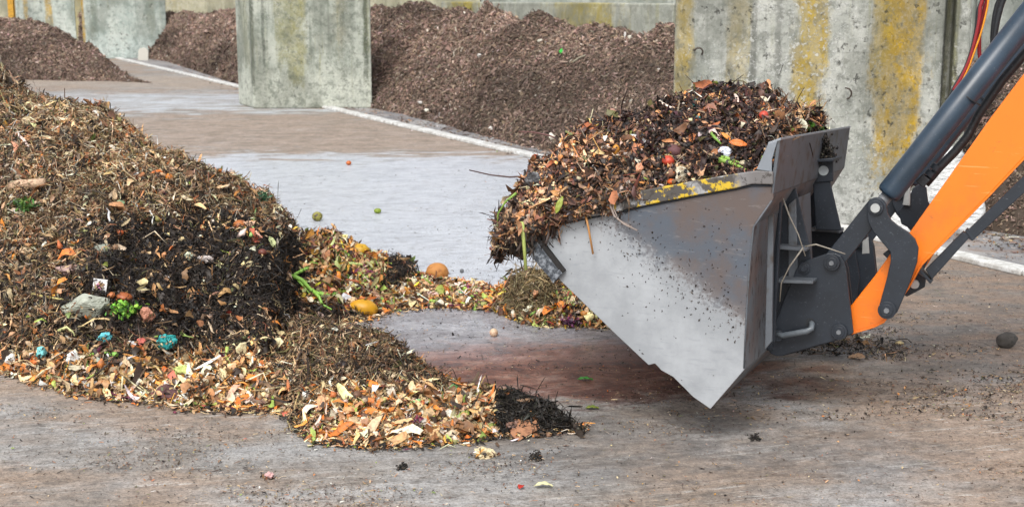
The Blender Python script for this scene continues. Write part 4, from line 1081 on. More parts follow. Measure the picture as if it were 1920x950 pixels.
# ================================================================== SACKS behind the arm
t = NT('white_woven_sack'); p = t.pos(); n = t.noise(p, 3.5, 5); wv_ = t.noise(t.mp(p, (1, 1, 3)), 9, 4)
cc = t.mix(t.step(n, .35, .65), lin('c2c3c1'), lin('e2e4e3')); cc = t.mix(t.math('MULTIPLY', t.step(t.noise(p, 12, 5, .7), .6, .7), .3), cc, lin('9a948a'))
t.bump(t.math('ADD', n, wv_), .8, .05); SACK = t.done(cc, .6)
def sack(label, pxl, pxr, top, bot, Y, lean=0.0, seed=0):
    x0, x1 = X_(pxl, Y), X_(pxr, Y)
    zt = P(0, top, Y).z; cx, hw = (x0 + x1) / 2, (x1 - x0) / 2
    v, f = [], []
    nu, nv = 40, 26
    for i in range(nv):
        tv_ = i / (nv - 1)
        z = zt * tv_
        prof = (1 - abs(2 * tv_ - .9) ** 3.2 * .35) if tv_ < .9 else (1 - (tv_ - .9) * 4.5) * .97
        for k in range(nu):
            a_ = 2 * math.pi * k / nu
            ca, sa = math.cos(a_), math.sin(a_)
            ca = abs(ca) ** .7 * (1 if ca > 0 else -1); sa = abs(sa) ** .7 * (1 if sa > 0 else -1)
            fold = 1 + .10 * mnoise.noise(Vector((ca * 1.5 + seed, sa * 1.5, z * 3))) + .05 * mnoise.noise(Vector((ca * 4 + seed, sa * 4, z * 9)))
            v.append((cx + lean * z + ca * hw * prof * fold, Y + .3 + sa * hw * .7 * prof * fold, z + .03 * mnoise.noise(Vector((ca * 2, sa * 2, seed + tv_)))))
    for i in range(nv - 1):
        for k in range(nu):
            f.append((i * nu + k, i * nu + (k + 1) % nu, (i + 1) * nu + (k + 1) % nu, (i + 1) * nu + k))
    f.append(tuple(range((nv - 1) * nu, nv * nu))); f.append(tuple(range(nu))[::-1])
    o = obj('bulk_sack', v, f, SACK, loc=(cx, Y, 0), smooth=True); tag(o, label, 'sack', 'white sacks at the foot of the pitted pier')
sack('tallest white sack standing behind the black cylinder', 1735, 1812, 282, 440, 12.9, .06, 1)
sack('slumped white sack seen between the orange arm and the black crank', 1646, 1732, 368, 462, 12.6, .14, 5)
sack('rounded white sack at the right below the orange arm', 1795, 1864, 372, 447, 12.8, .0, 9)

# ================================================================== LOOSE ITEMS
def frame(nrm):
    n = Vector(nrm).normalized(); a = Vector((1, 0, 0)) - n * n.x
    a.normalize(); return a, n.cross(a), n
def mpx(p): return (p.y * CP + (HC - p.z) * SP) / FPX
COVER = []
def blob(name, label, cat, px, py, rw, rh, color, c2=None, lobes=0, lob=.08, rough=.35, seed=0, depth=1.0, group=None, tilt=0.0, sink=.25, bumpy=.04, stem=None, sq=2.0, lo=.55, hi=.7, scale=20):
    """round fruit/vegetable; (px,py) is its middle, rw/rh its half size"""
    p, nn = hit(px, py + rh * .6)
    m = mpx(p); a, b = rw * m, rh * m
    pr_ = .03 if p.z > .06 else 0
    c = p + Vector((0, 0, b * (1 - 2 * sink) * .8)) + Vector((0, .3 * a - pr_, 0))
    # put the centre exactly on the sight line at that depth
    cc_ = P(px, py, c.y); c = Vector((cc_.x, c.y, max(cc_.z, b * .92)))
    v, f = [], []
    nu, nv = 28, 18
    rt = Matrix.Rotation(R(tilt), 3, 'Y')
    for i in range(nv + 1):
        th = math.pi * i / nv
        for k in range(nu):
            ph = 2 * math.pi * k / nu
            d = Vector((math.cos(ph) * math.sin(th), math.sin(ph) * math.sin(th), math.cos(th)))
            r = 1 + lob * (abs(math.cos(lobes * ph / 2)) - .5) * math.sin(th) if lobes else 1
            r *= 1 + bumpy * mnoise.noise(d * 2.2 + Vector((seed, 0, 0)))
            v.append(c + rt @ Vector((d.x * a * r, d.y * a * depth * r, d.z * b * r)))
    for i in range(nv):
        for k in range(nu):
            f.append((i * nu + k, i * nu + (k + 1) % nu, (i + 1) * nu + (k + 1) % nu, (i + 1) * nu + k))
    if c.z > .12 or c.y < 5: COVER.append((c, a, b))
    mt = simple(name + '_skin', [x * .88 for x in [int(color[i:i + 2], 16) / 255 for i in (0, 2, 4)]], rough + .1, .22, scale, c2=c2 or '5a4430', lo=lo + (.02 if not c2 else 0), hi=hi, bump=.3)
    o = obj(name, v, f, mt, loc=c - Vector((0, 0, b)), smooth=True); tag(o, label, cat, group)
    if stem:
        top = c + rt @ Vector((0, 0, b * .95))
        MB().tube([top - (rt @ Vector((0, 0, b * .1))), top + rt @ Vector((a * .05, 0, b * .18)), top + rt @ Vector((a * .14, 0, b * .3))], [a * .12, a * .07, a * .09], 8).build('stem', simple('stem_green', stem, .6), o, smooth=True)
    return o
def crumple(name, label, cat, px, py, rw, rh, color, c2=None, rough=.5, seed=0, amp=.45, group=None, flat=.75, freq=2.2, sink=.15):
    p, nn = hit(px, py + rh * .5); m = mpx(p); a, b = rw * m, rh * m
    cc_ = P(px, py, p.y + .2 * a - (.05 if p.z > .06 else 0)); c = Vector((cc_.x, cc_.y, max(cc_.z, b * .8)))
    import bmesh
    bm = bmesh.new(); bmesh.ops.create_icosphere(bm, subdivisions=4, radius=1)
    rs = random.Random(seed * 13 + 5)
    pls = []
    for _ in range(int(12 + 10 * amp)):
        z = rs.uniform(-.6, 1); an = rs.uniform(0, 6.283); q_ = math.sqrt(max(0, 1 - z * z))
        pls.append((Vector((q_ * math.cos(an), q_ * math.sin(an), z)), rs.uniform(.55, 1.0)))
    v = []
    sx = rs.uniform(.8, 1.15); sk = rs.uniform(-.35, .35)
    for q in bm.verts:
        d = q.co.copy()
        r = 1.35
        for n_, o_ in pls:
            k_ = d.dot(n_)
            if k_ > .05: r = min(r, o_ / k_)
        n1 = mnoise.noise(d * freq * .7 + Vector((seed, 3, 1))); n2 = mnoise.noise(Vector((d.x * 3, d.y * 3, d.z * 6)) + Vector((seed, 9, 4)))
        n3 = mnoise.noise(Vector((d.x * 7, d.y * 7, d.z * 11)) + Vector((seed, 2, 8)))
        r *= 1 + amp * (.55 * n1 - .5 * abs(n2) - .4 * abs(n3))
        v.append(c + Vector((d.x * a * r * sx + sk * d.z * a * .5, d.y * a * flat * r, d.z * b * r)))
    f = [tuple(x.index for x in q.verts) for q in bm.faces]; bm.free()
    COVER.append((c, a, b))
    mt = simple(name + '_sheet', color, rough, .1, 12, c2=c2, bump=.3)
    o = obj(name, v, f, mt, loc=c - Vector((0, 0, b))); tag(o, label, cat, group); return o
def leaf(name, label, cat, px, py, L, Wd, ang, color, group=None, curl=.25, flatn=False, c2=None, rough=.5, lift=.012):
    """ang: direction in the picture plane, degrees from right, counter-clockwise"""
    p, nn = hit(px, py); m = mpx(p)
    view = (CAM - p).normalized()
    n = (Vector((0, 0, 1)) if flatn else (nn * .6 + view * .7)).normalized()
    d = Vector((math.cos(R(ang)), 0, math.sin(R(ang)))) if not flatn else Vector((math.cos(R(ang)), math.sin(R(ang)), 0))
    tx = (d - n * d.dot(n)).normalized(); ty = n.cross(tx)
    L, Wd = L * m, Wd * m
    v, f = [], []
    nu, nv = 12, 5
    for i in range(nu + 1):
        s = i / nu; wd_ = math.sin(math.pi * min(.98, s * .96 + .02)) ** .75 * Wd * .5
        for k in range(nv):
            q = (k / (nv - 1) * 2 - 1)
            h = curl * L * (-(s - .5) ** 2 + .15) + abs(q) * wd_ * .35 + .06 * Wd * math.sin(s * 17 + k)
            v.append(p + n * (lift + h) + tx * (s - .5) * L + ty * q * wd_)
    for i in range(nu):
        for k in range(nv - 1):
            f.append((i * nv + k, i * nv + k + 1, (i + 1) * nv + k + 1, (i + 1) * nv + k))
    o = obj(name, v, f, simple(name + '_tissue', color, rough, .18, 40, c2=c2), loc=p, smooth=True)
    sm = o.modifiers.new('thick', 'SOLIDIFY'); sm.thickness = .002
    tag(o, label, cat, group); return o
def stalk(name, label, cat, path, rpx, color, group=None, lift=.012, tipr=.4, mat=None, c2=None, branches=(), absolute=None, rough=.45):
    def pts_of(pa):
        r = []
        for x, y in pa:
            if absolute is not None: r.append(PL(x, y, absolute))
            else:
                p, n = hit(x, y); v_ = (CAM - p).normalized(); r.append(p + v_ * lift * 1.6)
        return r
    pts = pts_of(path); m = mpx(pts[0]) * rpx
    mt = mat or simple(name + '_fibre', color, rough, .15, 30, c2=c2)
    n = len(pts)
    mb = MB().tube(pts, [m * (1 - (1 - tipr) * i / (n - 1)) for i in range(n)], 8)
    for pa, rr in branches:
        q = pts_of(pa); mm = mpx(q[0]) * rr
        mb.tube(q, [mm * (1 - (1 - tipr) * i / (len(q) - 1)) for i in range(len(q))], 7)
    o = mb.build(name, mt, loc=pts[0], smooth=True); tag(o, label, cat, group); return o
def cluster(name, label, cat, px, py, rw, rh, palette, n, L, Wd, kind='leaf', seedc=None, curl=1.0, tilt=1.0):
    p, nn = hit(px, py); m = mpx(p)
    q = rng.normal(0, .45, (n, 2)); view = np.array((CAM - p).normalized())
    c = np.array(P(px, py, p.y)); Pc = c[None] + np.stack([q[:, 0] * rw * m, -np.abs(rng.normal(0, .3, n)) * rw * m, q[:, 1] * rh * m], 1) + view * .02
    Pc[:, 2] = np.maximum(Pc[:, 2], .01)
    cl = Cloud(); cl.chips(kind, Pc, np.repeat(view[None], n, 0), L * m * rng.uniform(.6, 1.3, n), Wd * m * rng.uniform(.6, 1.3, n), curl, pal([(h_, 1) for h_ in palette], n, .12), tilt=tilt, lift=.02)
    o = cl.build(name, CHIP, p); tag(o, label, cat); return o

# melons, squash, roots on the big heap
blob('melon', 'speckled yellow melon lying at the right foot of the big heap', 'melon', 682, 577, 27, 16.5, 'e0a41c', c2='a8741c', tilt=8, depth=.7, bumpy=.06, seed=1, stem='6a5a30', lo=.62, hi=.74)
blob('melon', 'yellow melon half buried at the top of the right shoulder', 'melon', 672, 471, 21, 14, 'e2b023', c2='b8862a', tilt=-5, depth=.8, bumpy=.14, seed=3)
blob('coconut', 'round tan orange coconut-like squash sitting on the thin row of scraps', 'squash', 820, 516, 21, 17, 'cf8e4a', c2='8a5428', lobes=8, lob=.03, depth=.9, bumpy=.08, seed=5, scale=12, rough=.6)
blob('onion', 'large orange brown onion beside the flower stem on the big heap', 'onion', 450, 423, 13, 11, 'c2743a', c2='6a3a22', lobes=10, lob=.1, seed=6)
blob('onion', 'dark red brown onion just below the flower stem', 'onion', 492, 473, 8, 7, '7a4030', c2='3a2018', seed=7)
blob('egg', 'pale orange egg shaped fruit on the black compost', 'fruit', 309, 479, 6, 7, 'dc9a66', seed=8)
blob('orange', 'small bright orange half near the top edge of the big heap', 'orange', 317, 333, 8, 8, 'e0801c', c2='f0c060', seed=9)
blob('sweet_potato', 'long orange brown sweet potato right of the grey bag', 'sweet potato', 234, 556, 15, 8, 'b8683a', c2='8a4a2c', tilt=12, seed=10)
blob('sweet_potato', 'short orange brown sweet potato touching the longer one', 'sweet potato', 209, 553, 8, 6, 'c87a48', tilt=-10, seed=11)
blob('tomato', 'small dark orange tomato on the upper centre of the big heap', 'tomato', 225, 436, 7, 6, 'c8602c', seed=12)
blob('orange', 'bright orange fruit at the far left edge of the big heap', 'orange', 28, 484, 6, 9, 'e08a1c', seed=13)
blob('onion', 'small brown onion on top of the dark clump by the melon', 'onion', 755, 492, 6, 6, 'cf8a66', seed=14)
blob('onion', 'brown onion at the back of the thin row of scraps', 'onion', 904, 541, 9, 7, 'b87444', c2='8a4a30', seed=15)
blob('onion', 'orange onion in front of the teal bag on the scrap row', 'onion', 874, 562, 7, 7, 'd8905a', seed=16)
blob('orange', 'orange fruit in the scraps by the bucket corner', 'orange', 1096, 587, 8, 6, 'd89040', seed=17)
blob('potato', 'round pale potato at the front foot of the big heap', 'potato', 449, 749, 10, 10, 'cdb28e', c2='a8876a', seed=18, rough=.7)
blob('orange', 'bright orange fruit beside the pale cabbage leaf in the front fringe', 'orange', 366, 706, 7, 8, 'f0a020', seed=19)
blob('apple', 'half rotten pale and orange apple alone on the wet yard', 'apple', 926, 626, 8, 8, 'e8c8a8', c2='c8642c', seed=20, lo=.45, hi=.55, scale=9)
blob('quince', 'round olive and brown fruit on the wet yard', 'fruit', 595, 409, 10, 9, 'a09a4a', c2='3a2c20', seed=21, lo=.5, hi=.6)
blob('lime', 'small green lime on the wet yard', 'lime', 708, 397, 7, 5, '8aa02c', seed=22)
blob('orange', 'tiny orange on the far wet yard', 'orange', 654, 307, 5, 4.2, 'd8702c', seed=23)
blob('stone', 'dark grey oval stone at the right edge of the yard', 'stone', 1887, 643, 19, 15, '55524e', c2='3c3a38', tilt=-15, rough=.9, bumpy=.15, seed=24, depth=.8)
blob('pebble', 'tiny dark pebble on the wet yard near the scrap row', 'pebble', 866, 509, 4, 4, '77797c', seed=25, rough=.9)
# fringe peel
for i_, (x, y, a_, l_) in enumerate(((18, 688, 10, 34), (52, 690, 60, 34), (70, 676, -15, 28), (88, 700, 5, 30), (228, 716, 25, 32), (105, 718, -20, 26))):
    leaf('orange_peel', ['orange peel at the far left tip of the front fringe', 'curled orange peel standing in the front fringe at far left', 'orange peel behind the curled one at far left', 'flat orange peel in front of the curled one at far left', 'yellow orange peel in the middle of the front fringe', 'small orange peel near the crumpled white paper'][i_], 'peel', x, y, l_, 17, a_, ['e0852c', 'cf7a2c', 'd9702a', 'ea9440', 'eab030', 'e58a3a'][i_], 'orange peels in the front fringe', curl=.9)
# bags, paper and rags
crumple('plastic_bag', 'crumpled teal plastic bag in the front fringe, the biggest teal one', 'bag', 307, 637, 21, 15, '2a9a98', c2='1c6a70', seed=1, group='teal plastic scraps')
crumple('plastic_bag', 'small light blue crumpled bag left of the biggest teal one', 'bag', 198, 628, 13, 10, '5ab4bc', seed=2, group='teal plastic scraps')
crumple('plastic_bag', 'pale blue plastic scrap at the left of the front fringe', 'bag', 80, 661, 12, 11, '74bcbc', seed=3, group='teal plastic scraps')
crumple('plastic_bag', 'small teal plastic scrap near the pale potato', 'bag', 398, 732, 12, 8, '48aaa4', seed=4, group='teal plastic scraps')
crumple('plastic_bag', 'green teal bag on the thin row of scraps', 'bag', 857, 555, 18, 10, '2aa084', seed=5, group='teal plastic scraps')
crumple('plastic_bag', 'light grey green plastic bag in the middle of the big heap', 'bag', 170, 570, 41, 23, 'a6aa9c', c2='8c8f80', seed=6, amp=.2, freq=1.4)
crumple('rag', 'grey green rag lying over the black hollow', 'rag', 190, 470, 22, 18, '8c9184', c2='6e7268', seed=7, amp=.6)
crumple('paper', 'crumpled white paper in the front fringe at left', 'paper', 146, 714, 26, 14, 'c4c2be', c2='8a867e', seed=8, amp=.6, group='white paper scraps')
crumple('paper', 'white paper scrap above the crumpled white paper', 'paper', 135, 670, 14, 16, 'dcdcd8', seed=9, amp=.6, group='white paper scraps')
crumple('paper', 'small white paper ball left of the biggest teal bag', 'paper', 247, 645, 11, 9, 'c8c8c6', seed=10, amp=.4, group='white paper scraps')
crumple('cloth', 'dark maroon cloth crumpled at the foot of the big heap', 'cloth', 315, 738, 33, 18, '5a3c3c', c2='3c2828', seed=11, amp=.4, rough=.8)
crumple('bag', 'pinkish white plastic bag on the scrap row', 'bag', 808, 557, 20, 10, 'd6b8b2', c2='b89a94', seed=12, amp=.3)
crumple('cabbage', 'pale green cabbage piece on the front tongue', 'cabbage', 547, 648, 20, 10, 'ccd0a4', c2='a8b080', seed=13, amp=.35)
crumple('cabbage', 'yellow green cabbage piece in the front fringe', 'cabbage', 340, 694, 19, 13, 'c0c878', c2='8aa048', seed=14, amp=.4)
crumple('paper', 'tan crumpled paper sheet on top of the scrap row', 'paper', 800, 541, 30, 8, 'b4a48a', seed=15, amp=.5, group='tan paper scraps')
crumple('paper', 'white cup shaped scrap by the yellow flower in the fringe', 'paper', 573, 741, 9, 8, 'e6e2d8', seed=16, amp=.2)
crumple('paper', 'white twisted paper lying alone in front of the tongue', 'paper', 908, 850, 29, 8, 'd6c6a0', c2='b4a27c', seed=17, amp=.55, freq=3)
crumple('cloth', 'pinkish cloth strip below the rag on the big heap', 'cloth', 140, 505, 34, 13, 'a48880', c2='7a625a', seed=18, amp=.5)
crumple('tissue', 'pink tissue scrap alone on the near yard', 'tissue', 505, 892, 15, 7, 'd0a8a4', seed=19, amp=.7, freq=3)
crumple('paper_bag', 'brown paper bag torn open beside the black compost', 'paper bag', 958, 797, 20, 14, '7a5a4a', c2='54403a', seed=20, amp=.4)
crumple('plastic_scrap', 'clear whitish plastic ball near the yellow melon', 'plastic', 647, 557, 10, 9, 'c8c8cc', seed=22, amp=.25)
crumple('cloth', 'salmon scrap right of the lettuce', 'cloth', 273, 585, 14, 15, 'b88068', c2='8a5c4c', seed=23, amp=.35)
crumple('meat_scrap', 'pink red scrap beside the small white paper ball', 'scrap', 266, 640, 9, 8, 'c86a5c', seed=24, amp=.3)
crumple('plastic_scrap', 'white plastic wrapper on the black compost of the big heap', 'plastic', 385, 484, 17, 9, 'b4aaa4', seed=25, amp=.5)
crumple('plastic_scrap', 'pale wrapper left of the white wrapper', 'plastic', 355, 478, 13, 8, 'a4ac98', seed=26, amp=.6)
for i_, (x, y, a_, b_) in enumerate(((660, 563, 12, 7), (705, 553, 14, 9), (765, 546, 12, 10), (735, 560, 10, 8), (925, 560, 12, 8), (948, 566, 9, 8), (785, 575, 10, 4), (820, 572, 8, 5), (50, 665, 13, 9), (20, 672, 12, 8), (420, 700, 13, 10), (455, 650, 10, 12))):
    lab = ['cream scrap left of the yellow melon at the foot', 'brownish pink scrap right of the lower yellow melon', 'cream cabbage leaf piece on the left of the scrap row', 'grey white scrap on the left of the scrap row', 'orange brown scrap on the right of the scrap row', 'pinkish scrap at the right end of the scrap row', 'yellowish crust in front of the pinkish bag', 'small yellow crust in front of the tan squash', 'tan scrap at the left of the fringe', 'white scrap at the far left tip of the fringe', 'cream crust on the front of the big heap', 'pale crust above the front fringe'][i_]
    crumple('food_scrap', lab, 'scrap', x, y, a_, b_, ['d8bc94', 'a8846c', 'd8d4b0', 'b4b0b0', 'c8905c', 'd0a890', 'd8b878', 'd8b040', 'c8a47c', 'd8d4cc', 'd8c498', 'ccc098'][i_], seed=30 + i_, amp=.4, group='pale food scraps')
# folded brown sheet with sharp corner
p_ = hit(985, 806)[0]; m = mpx(p_)
vv = [G(950, 790) + Vector((0, 0, .05)), G(962, 800) + Vector((0, 0, .075)), G(1000, 802) + Vector((0, 0, .07)), G(1012, 812) + Vector((0, 0, .03)), G(972, 828) + Vector((0, 0, .005)), G(958, 822) + Vector((0, 0, .02))]
mb = MB().prism(vv, Vector((0, .012, .004)))
o = mb.build('paper_sheet', simple('kraft_brown_paper', 'a87858', .7, .2, 14, c2='8a6048'), loc=vv[4]); tag(o, 'folded rust brown paper sheet in front of the torn paper bag', 'paper')
# card with pink print
p_, n_ = hit(187, 537); m = mpx(p_); tx = Vector((1, 0, -.12)).normalized(); ty = Vector((.12, .2, 1)).normalized(); p_ = p_ + (CAM - p_).normalized() * .03
q4 = [p_ + tx * a * 13 * m + ty * b * 14 * m for a, b in ((-1, -1), (1, -1), (1, 1), (-1, 1))]
cardo = MB().prism(q4, Vector((0, .004, 0))).build('printed_card', simple('white_card', 'd8d6d4', .4, .05, 10), loc=p_); tag(cardo, 'small white card with a pink print above the grey bag', 'card')
q5 = [p_ + Vector((0, -.003, 0)) + tx * math.cos(a) * 7 * m + ty * math.sin(a) * 8 * m for a in np.linspace(0, 2 * math.pi, 14)[:-1]]
MB().prism(q5, Vector((0, .0015, 0))).build('pink_print', simple('pink_ink', 'c07a94', .5, .3, 60, c2='e0c8cc'), cardo)
# plants
cluster('lettuce', 'bright green frilly lettuce beside the grey bag', 'lettuce', 236, 578, 26, 13, ['7ab83c', '4f8a2c', '9ccc50', '3c6e28'], 150, 9, 6)
cluster('herb_bunch', 'dark green leafy bunch high on the left of the big heap', 'herbs', 47, 384, 22, 13, ['4a7a34', '2f5526', '7a9a4a'], 130, 12, 4)
cluster('grass_tuft', 'small dark green grassy tuft on the right slope of the big heap', 'grass', 496, 370, 12, 10, ['2f5a40', '3c6a48'], 70, 12, 2.5)
cluster('purple_cabbage', 'shredded purple cabbage in the scraps by the bucket corner', 'cabbage', 1072, 602, 20, 7, ['5a2f50', '7a3a64', '3c2038'], 90, 9, 4)
cluster('purple_cabbage', 'shredded purple cabbage in the middle of the front tongue', 'cabbage', 770, 790, 22, 10, ['7a2f60', '5a2448', '8a3a50'], 60, 12, 5)
cluster('marigold', 'orange flower heads in the scraps by the bucket corner', 'flowers', 1050, 575, 13, 7, ['e89a28', 'f0b040', 'd87a1c'], 60, 8, 5)
cluster('flower', 'salmon flower at the base of the green stem', 'flower', 478, 446, 14, 9, ['e88a68', 'd86a50', 'f0b098'], 40, 12, 7)
leaf('leaf', 'grey green leaf high on the big heap', 'leaf', 222, 384, 22, 11, 20, '8aa67c', lift=.03)
leaf('leaf', 'green leaf alone on the reddish stained yard', 'leaf', 1097, 713, 30, 13, 0, '4f9a3c', flatn=True, lift=.01)
leaf('leaf', 'olive green leaf on the yard right of the reddish stain', 'leaf', 1110, 767, 26, 14, 0, '6a7a30', flatn=True, lift=.01, c2='8a7a30')
leaf('cabbage_leaf', 'large pale green leaf standing on the front tongue', 'leaf', 773, 766, 44, 18, 50, '8cc07c', lift=.03)
leaf('leaf', 'green leaf tip at the crest of the front tongue', 'leaf', 849, 731, 18, 12, 30, '5f9a58', lift=.03)
leaf('leek_leaf', 'bright green pointed leek leaf on the front tongue', 'leaf', 724, 739, 34, 8, -58, '6fae3c', lift=.03)
leaf('chili', 'small red chili alone on the near yard', 'chili', 977, 916, 18, 12, 70, 'a82c1c', flatn=True, lift=.012, curl=.5)
leaf('onion_skin', 'pale cream onion skin beside the red chili on the near yard', 'onion skin', 1019, 914, 36, 15, 0, 'd8d4a4', flatn=True, lift=.014, curl=.5)
leaf('leek_leaf', 'green leek leaf in the front fringe below the biggest teal bag', 'leaf', 250, 656, 42, 10, -18, '88b848', lift=.03)
leaf('leaf', 'wide pale cream leaf beside the flower stem', 'leaf', 507, 456, 26, 12, -70, 'd4dca0', lift=.03)
gcol = '8cba50'
stalk('flower_plant', 'tall green flower stem on the right of the big heap', 'flower stem', [(470, 442), (474, 428), (476, 412), (480, 390)], 3.5, '9cc070', lift=.03)
stalk('flower_plant', 'long branching bright green plant stem on the right shoulder', 'plant stem', [(590, 490), (572, 505), (548, 516), (530, 522)], 4.5, gcol, lift=.03,
      branches=(([(548, 516), (566, 525), (585, 545), (605, 552), (630, 550)], 5), ([(585, 543), (598, 556), (604, 570), (622, 580)], 4), ([(572, 505), (588, 494), (604, 495)], 3.5), ([(556, 522), (572, 540), (585, 556)], 2.5), ([(600, 548), (615, 553), (628, 548)], 3)))
stalk('celery_stalk', 'pale green celery stalk crossing toward the dark clump', 'celery', [(650, 493), (680, 496), (725, 506)], 3.6, 'b8c87c', lift=.03)
stalk('celery_stalk', 'pale green curved celery stalk below the straight one', 'celery', [(672, 514), (695, 520), (712, 527), (716, 540)], 3.4, 'a4bc5c', lift=.03)
stalk('celery_stalk', 'green celery stalk curling in the front fringe', 'celery', [(218, 664), (195, 662), (172, 664), (162, 675), (165, 688)], 4.5, '7fb04a', lift=.03)
stalk('celery_stalk', 'pale green stalk lying over the crest of the front tongue', 'celery', [(426, 650), (425, 668), (432, 684), (442, 690)], 3.6, 'b0c468', lift=.03)
stalk('celery_stalk', 'pale yellow stalk arching above the left of the fringe', 'celery', [(110, 620), (125, 613), (136, 622), (140, 630)], 3.4, 'c4c488', lift=.03)
stalk('celery_stalk', 'cream stalk in two bits left of the grey bag', 'celery', [(60, 551), (85, 556), (110, 560), (132, 562)], 2.8, 'b8ac6c', lift=.03)
stalk('dead_branch', 'long thin bent twig above the black compost', 'twig', [(172, 415), (200, 402), (235, 397), (262, 400)], 1.2, '6a5238', lift=.05)
stalk('wood_stick', 'pale straw stick beside the grey green rag', 'stick', [(132, 486), (150, 472), (172, 458)], 2.0, 'b89a64', lift=.05)
stalk('wood_stick', 'thin pale stick on the left of the big heap', 'stick', [(80, 462), (100, 455), (118, 450)], 1.5, 'a8885c', lift=.05)
stalk('dead_branch', 'dark stick on the slope below the flower', 'twig', [(440, 480), (456, 460), (478, 436)], 1.6, '382c24', lift=.05)
stalk('dead_branch', 'dark twig poking out of the front fringe', 'twig', [(176, 705), (200, 684), (222, 660)], 2.2, '3a2e26', lift=.05)
stalk('wood_stick', 'tan wooden strip in the front fringe', 'stick', [(236, 706), (258, 690), (282, 676)], 4, 'd8a868', lift=.04)
stalk('dead_branch', 'dark upright twig left of the biggest teal bag', 'twig', [(262, 626), (260, 612), (257, 600)], 1.6, '3a2a24', lift=.04)
# rolled pale log and paper tube
p_ = hit(52, 348)[0]; m = mpx(p_)
pts = [P(x, y, p_.y - .03 + .0 * x) for x, y in ((18, 351), (35, 347), (60, 345), (85, 342))]
o = MB().tube(pts, [9 * m, 10 * m, 9.5 * m, 8.5 * m], 16).build('paper_roll', simple('pale_roll', 'c8a98c', .7, .25, 20, c2='8a6a54'), loc=pts[0], smooth=True); tag(o, 'pale pinkish roll with ragged ends high on the left of the big heap', 'roll')
# items in the bucket load
blob('tomato', 'red tomato in the middle of the bucket load', 'tomato', 1253, 301, 12, 9.5, 'd85038', seed=41)
blob('potato', 'brown potato just below the red tomato in the bucket', 'potato', 1257, 325, 12, 9, '8a6450', seed=42, rough=.7)
blob('orange', 'orange fruit on the left of the bucket load', 'orange', 1155, 281, 7, 10, 'e09a3c', seed=43)
blob('carrot', 'bright orange carrot piece near the rail of the bucket', 'carrot', 1259, 341, 8, 6, 'd8601c', seed=44)
blob('turnip', 'dusky mauve turnip above the red tomato in the bucket', 'turnip', 1265, 283, 15, 12, '6f4a4c', seed=45, rough=.7)
blob('pepper', 'red pepper at the upper right of the bucket load', 'pepper', 1432, 216, 9, 8, 'd8503a', seed=46)
blob('carrot', 'orange carrot end above the red pepper in the bucket', 'carrot', 1428, 199, 8, 9, 'd87844', tilt=30, seed=47)
blob('mandarin', 'tiny orange peel ball on the top of the bucket load', 'mandarin', 1361, 161, 7, 5, 'e09a1c', seed=48)
blob('tomato', 'orange red tomato on the upper left edge of the bucket load', 'tomato', 1004, 294, 7, 5, 'd8602c', seed=49)
blob('onion', 'pale cream onion half right of the green stalks in the bucket', 'onion', 1397, 306, 12, 6, 'c8bc9c', seed=50)
crumple('plastic_bag', 'grey plastic bag at the left edge of the bucket load', 'bag', 1000, 333, 21, 15, '4a4a4c', c2='8a8a8c', seed=51, amp=.3)
crumple('plastic_bag', 'white plastic scrap right of centre in the bucket load', 'bag', 1362, 282, 14, 9, 'c4c8d4', seed=52, amp=.5)
crumple('cabbage', 'cream cabbage leaves beside the red tomato in the bucket', 'cabbage', 1280, 322, 16, 18, 'cdc4ac', c2='a89c84', seed=53, amp=.6)
crumple('food_scrap', 'tan crust on the right end of the bucket load', 'scrap', 1462, 220, 12, 10, 'd8a480', seed=54, amp=.4)
crumple('food_scrap', 'brown crumpled leaf on the upper bucket load', 'scrap', 1342, 186, 14, 9, '7a5444', seed=55, amp=.5)
crumple('food_scrap', 'pinkish crust at the left of the bucket load', 'scrap', 1115, 270, 13, 7, 'c8987c', seed=56, amp=.5)
crumple('food_scrap', 'salmon crust near the centre rail of the bucket load', 'scrap', 1197, 312, 8, 9, 'd89a78', seed=57, amp=.4)
stalk('plastic_ribbon', 'teal plastic ribbon hanging over the upper bucket load', 'ribbon', [(1296, 178), (1302, 192), (1306, 208), (1309, 222)], 3.2, '2f9a9c', lift=.03, tipr=.6)
stalk('rope', 'yellow cord beside the teal ribbon', 'cord', [(1304, 178), (1311, 192), (1312, 208)], 1.5, 'd8a828', lift=.05, tipr=.9)
stalk('celery_stalk', 'green celery stalks right of centre in the bucket load', 'celery', [(1347, 300), (1365, 303), (1382, 310), (1398, 318)], 5.5, '8aac4c', lift=.03, branches=(([(1352, 294), (1370, 298), (1388, 306)], 4),))
stalk('celery_stalk', 'upright pale stalk at the right end of the bucket load', 'celery', [(1474, 258), (1472, 240), (1470, 215)], 4, 'a8b474', lift=.02, tipr=.8)
stalk('celery_stalk', 'thin pale stalk leaning behind the green leaves on the bucket', 'celery', [(1512, 232), (1505, 222), (1498, 208)], 2.2, 'c8bc80', lift=.02, tipr=.8)
stalk('leek_leaf', 'short green leek end at the centre of the bucket load', 'leek', [(1332, 247), (1340, 258), (1352, 270)], 4, '7aa048', lift=.03)
leaf('orange_peel', 'long orange peel right of centre in the bucket load', 'peel', 1384, 272, 34, 13, -15, 'd0702a', lift=.03)
leaf('orange_peel', 'thin orange peel strip above the long one in the bucket', 'peel', 1362, 258, 24, 7, -40, 'e08a34', lift=.03)
leaf('green_pod', 'bright green pod touching the grey guard of the bucket', 'pod', 1430, 300, 24, 11, 60, '8abc3c', lift=.03)
leaf('leek_leaf', 'olive leek leaf hanging over the near rail of the bucket', 'leaf', 1052, 385, 34, 11, 70, '8a943c', lift=.06)
leaf('yellow_leaf', 'yellow leaf at the left of the bucket load', 'leaf', 1006, 362, 14, 8, 60, 'd0a030', lift=.03)
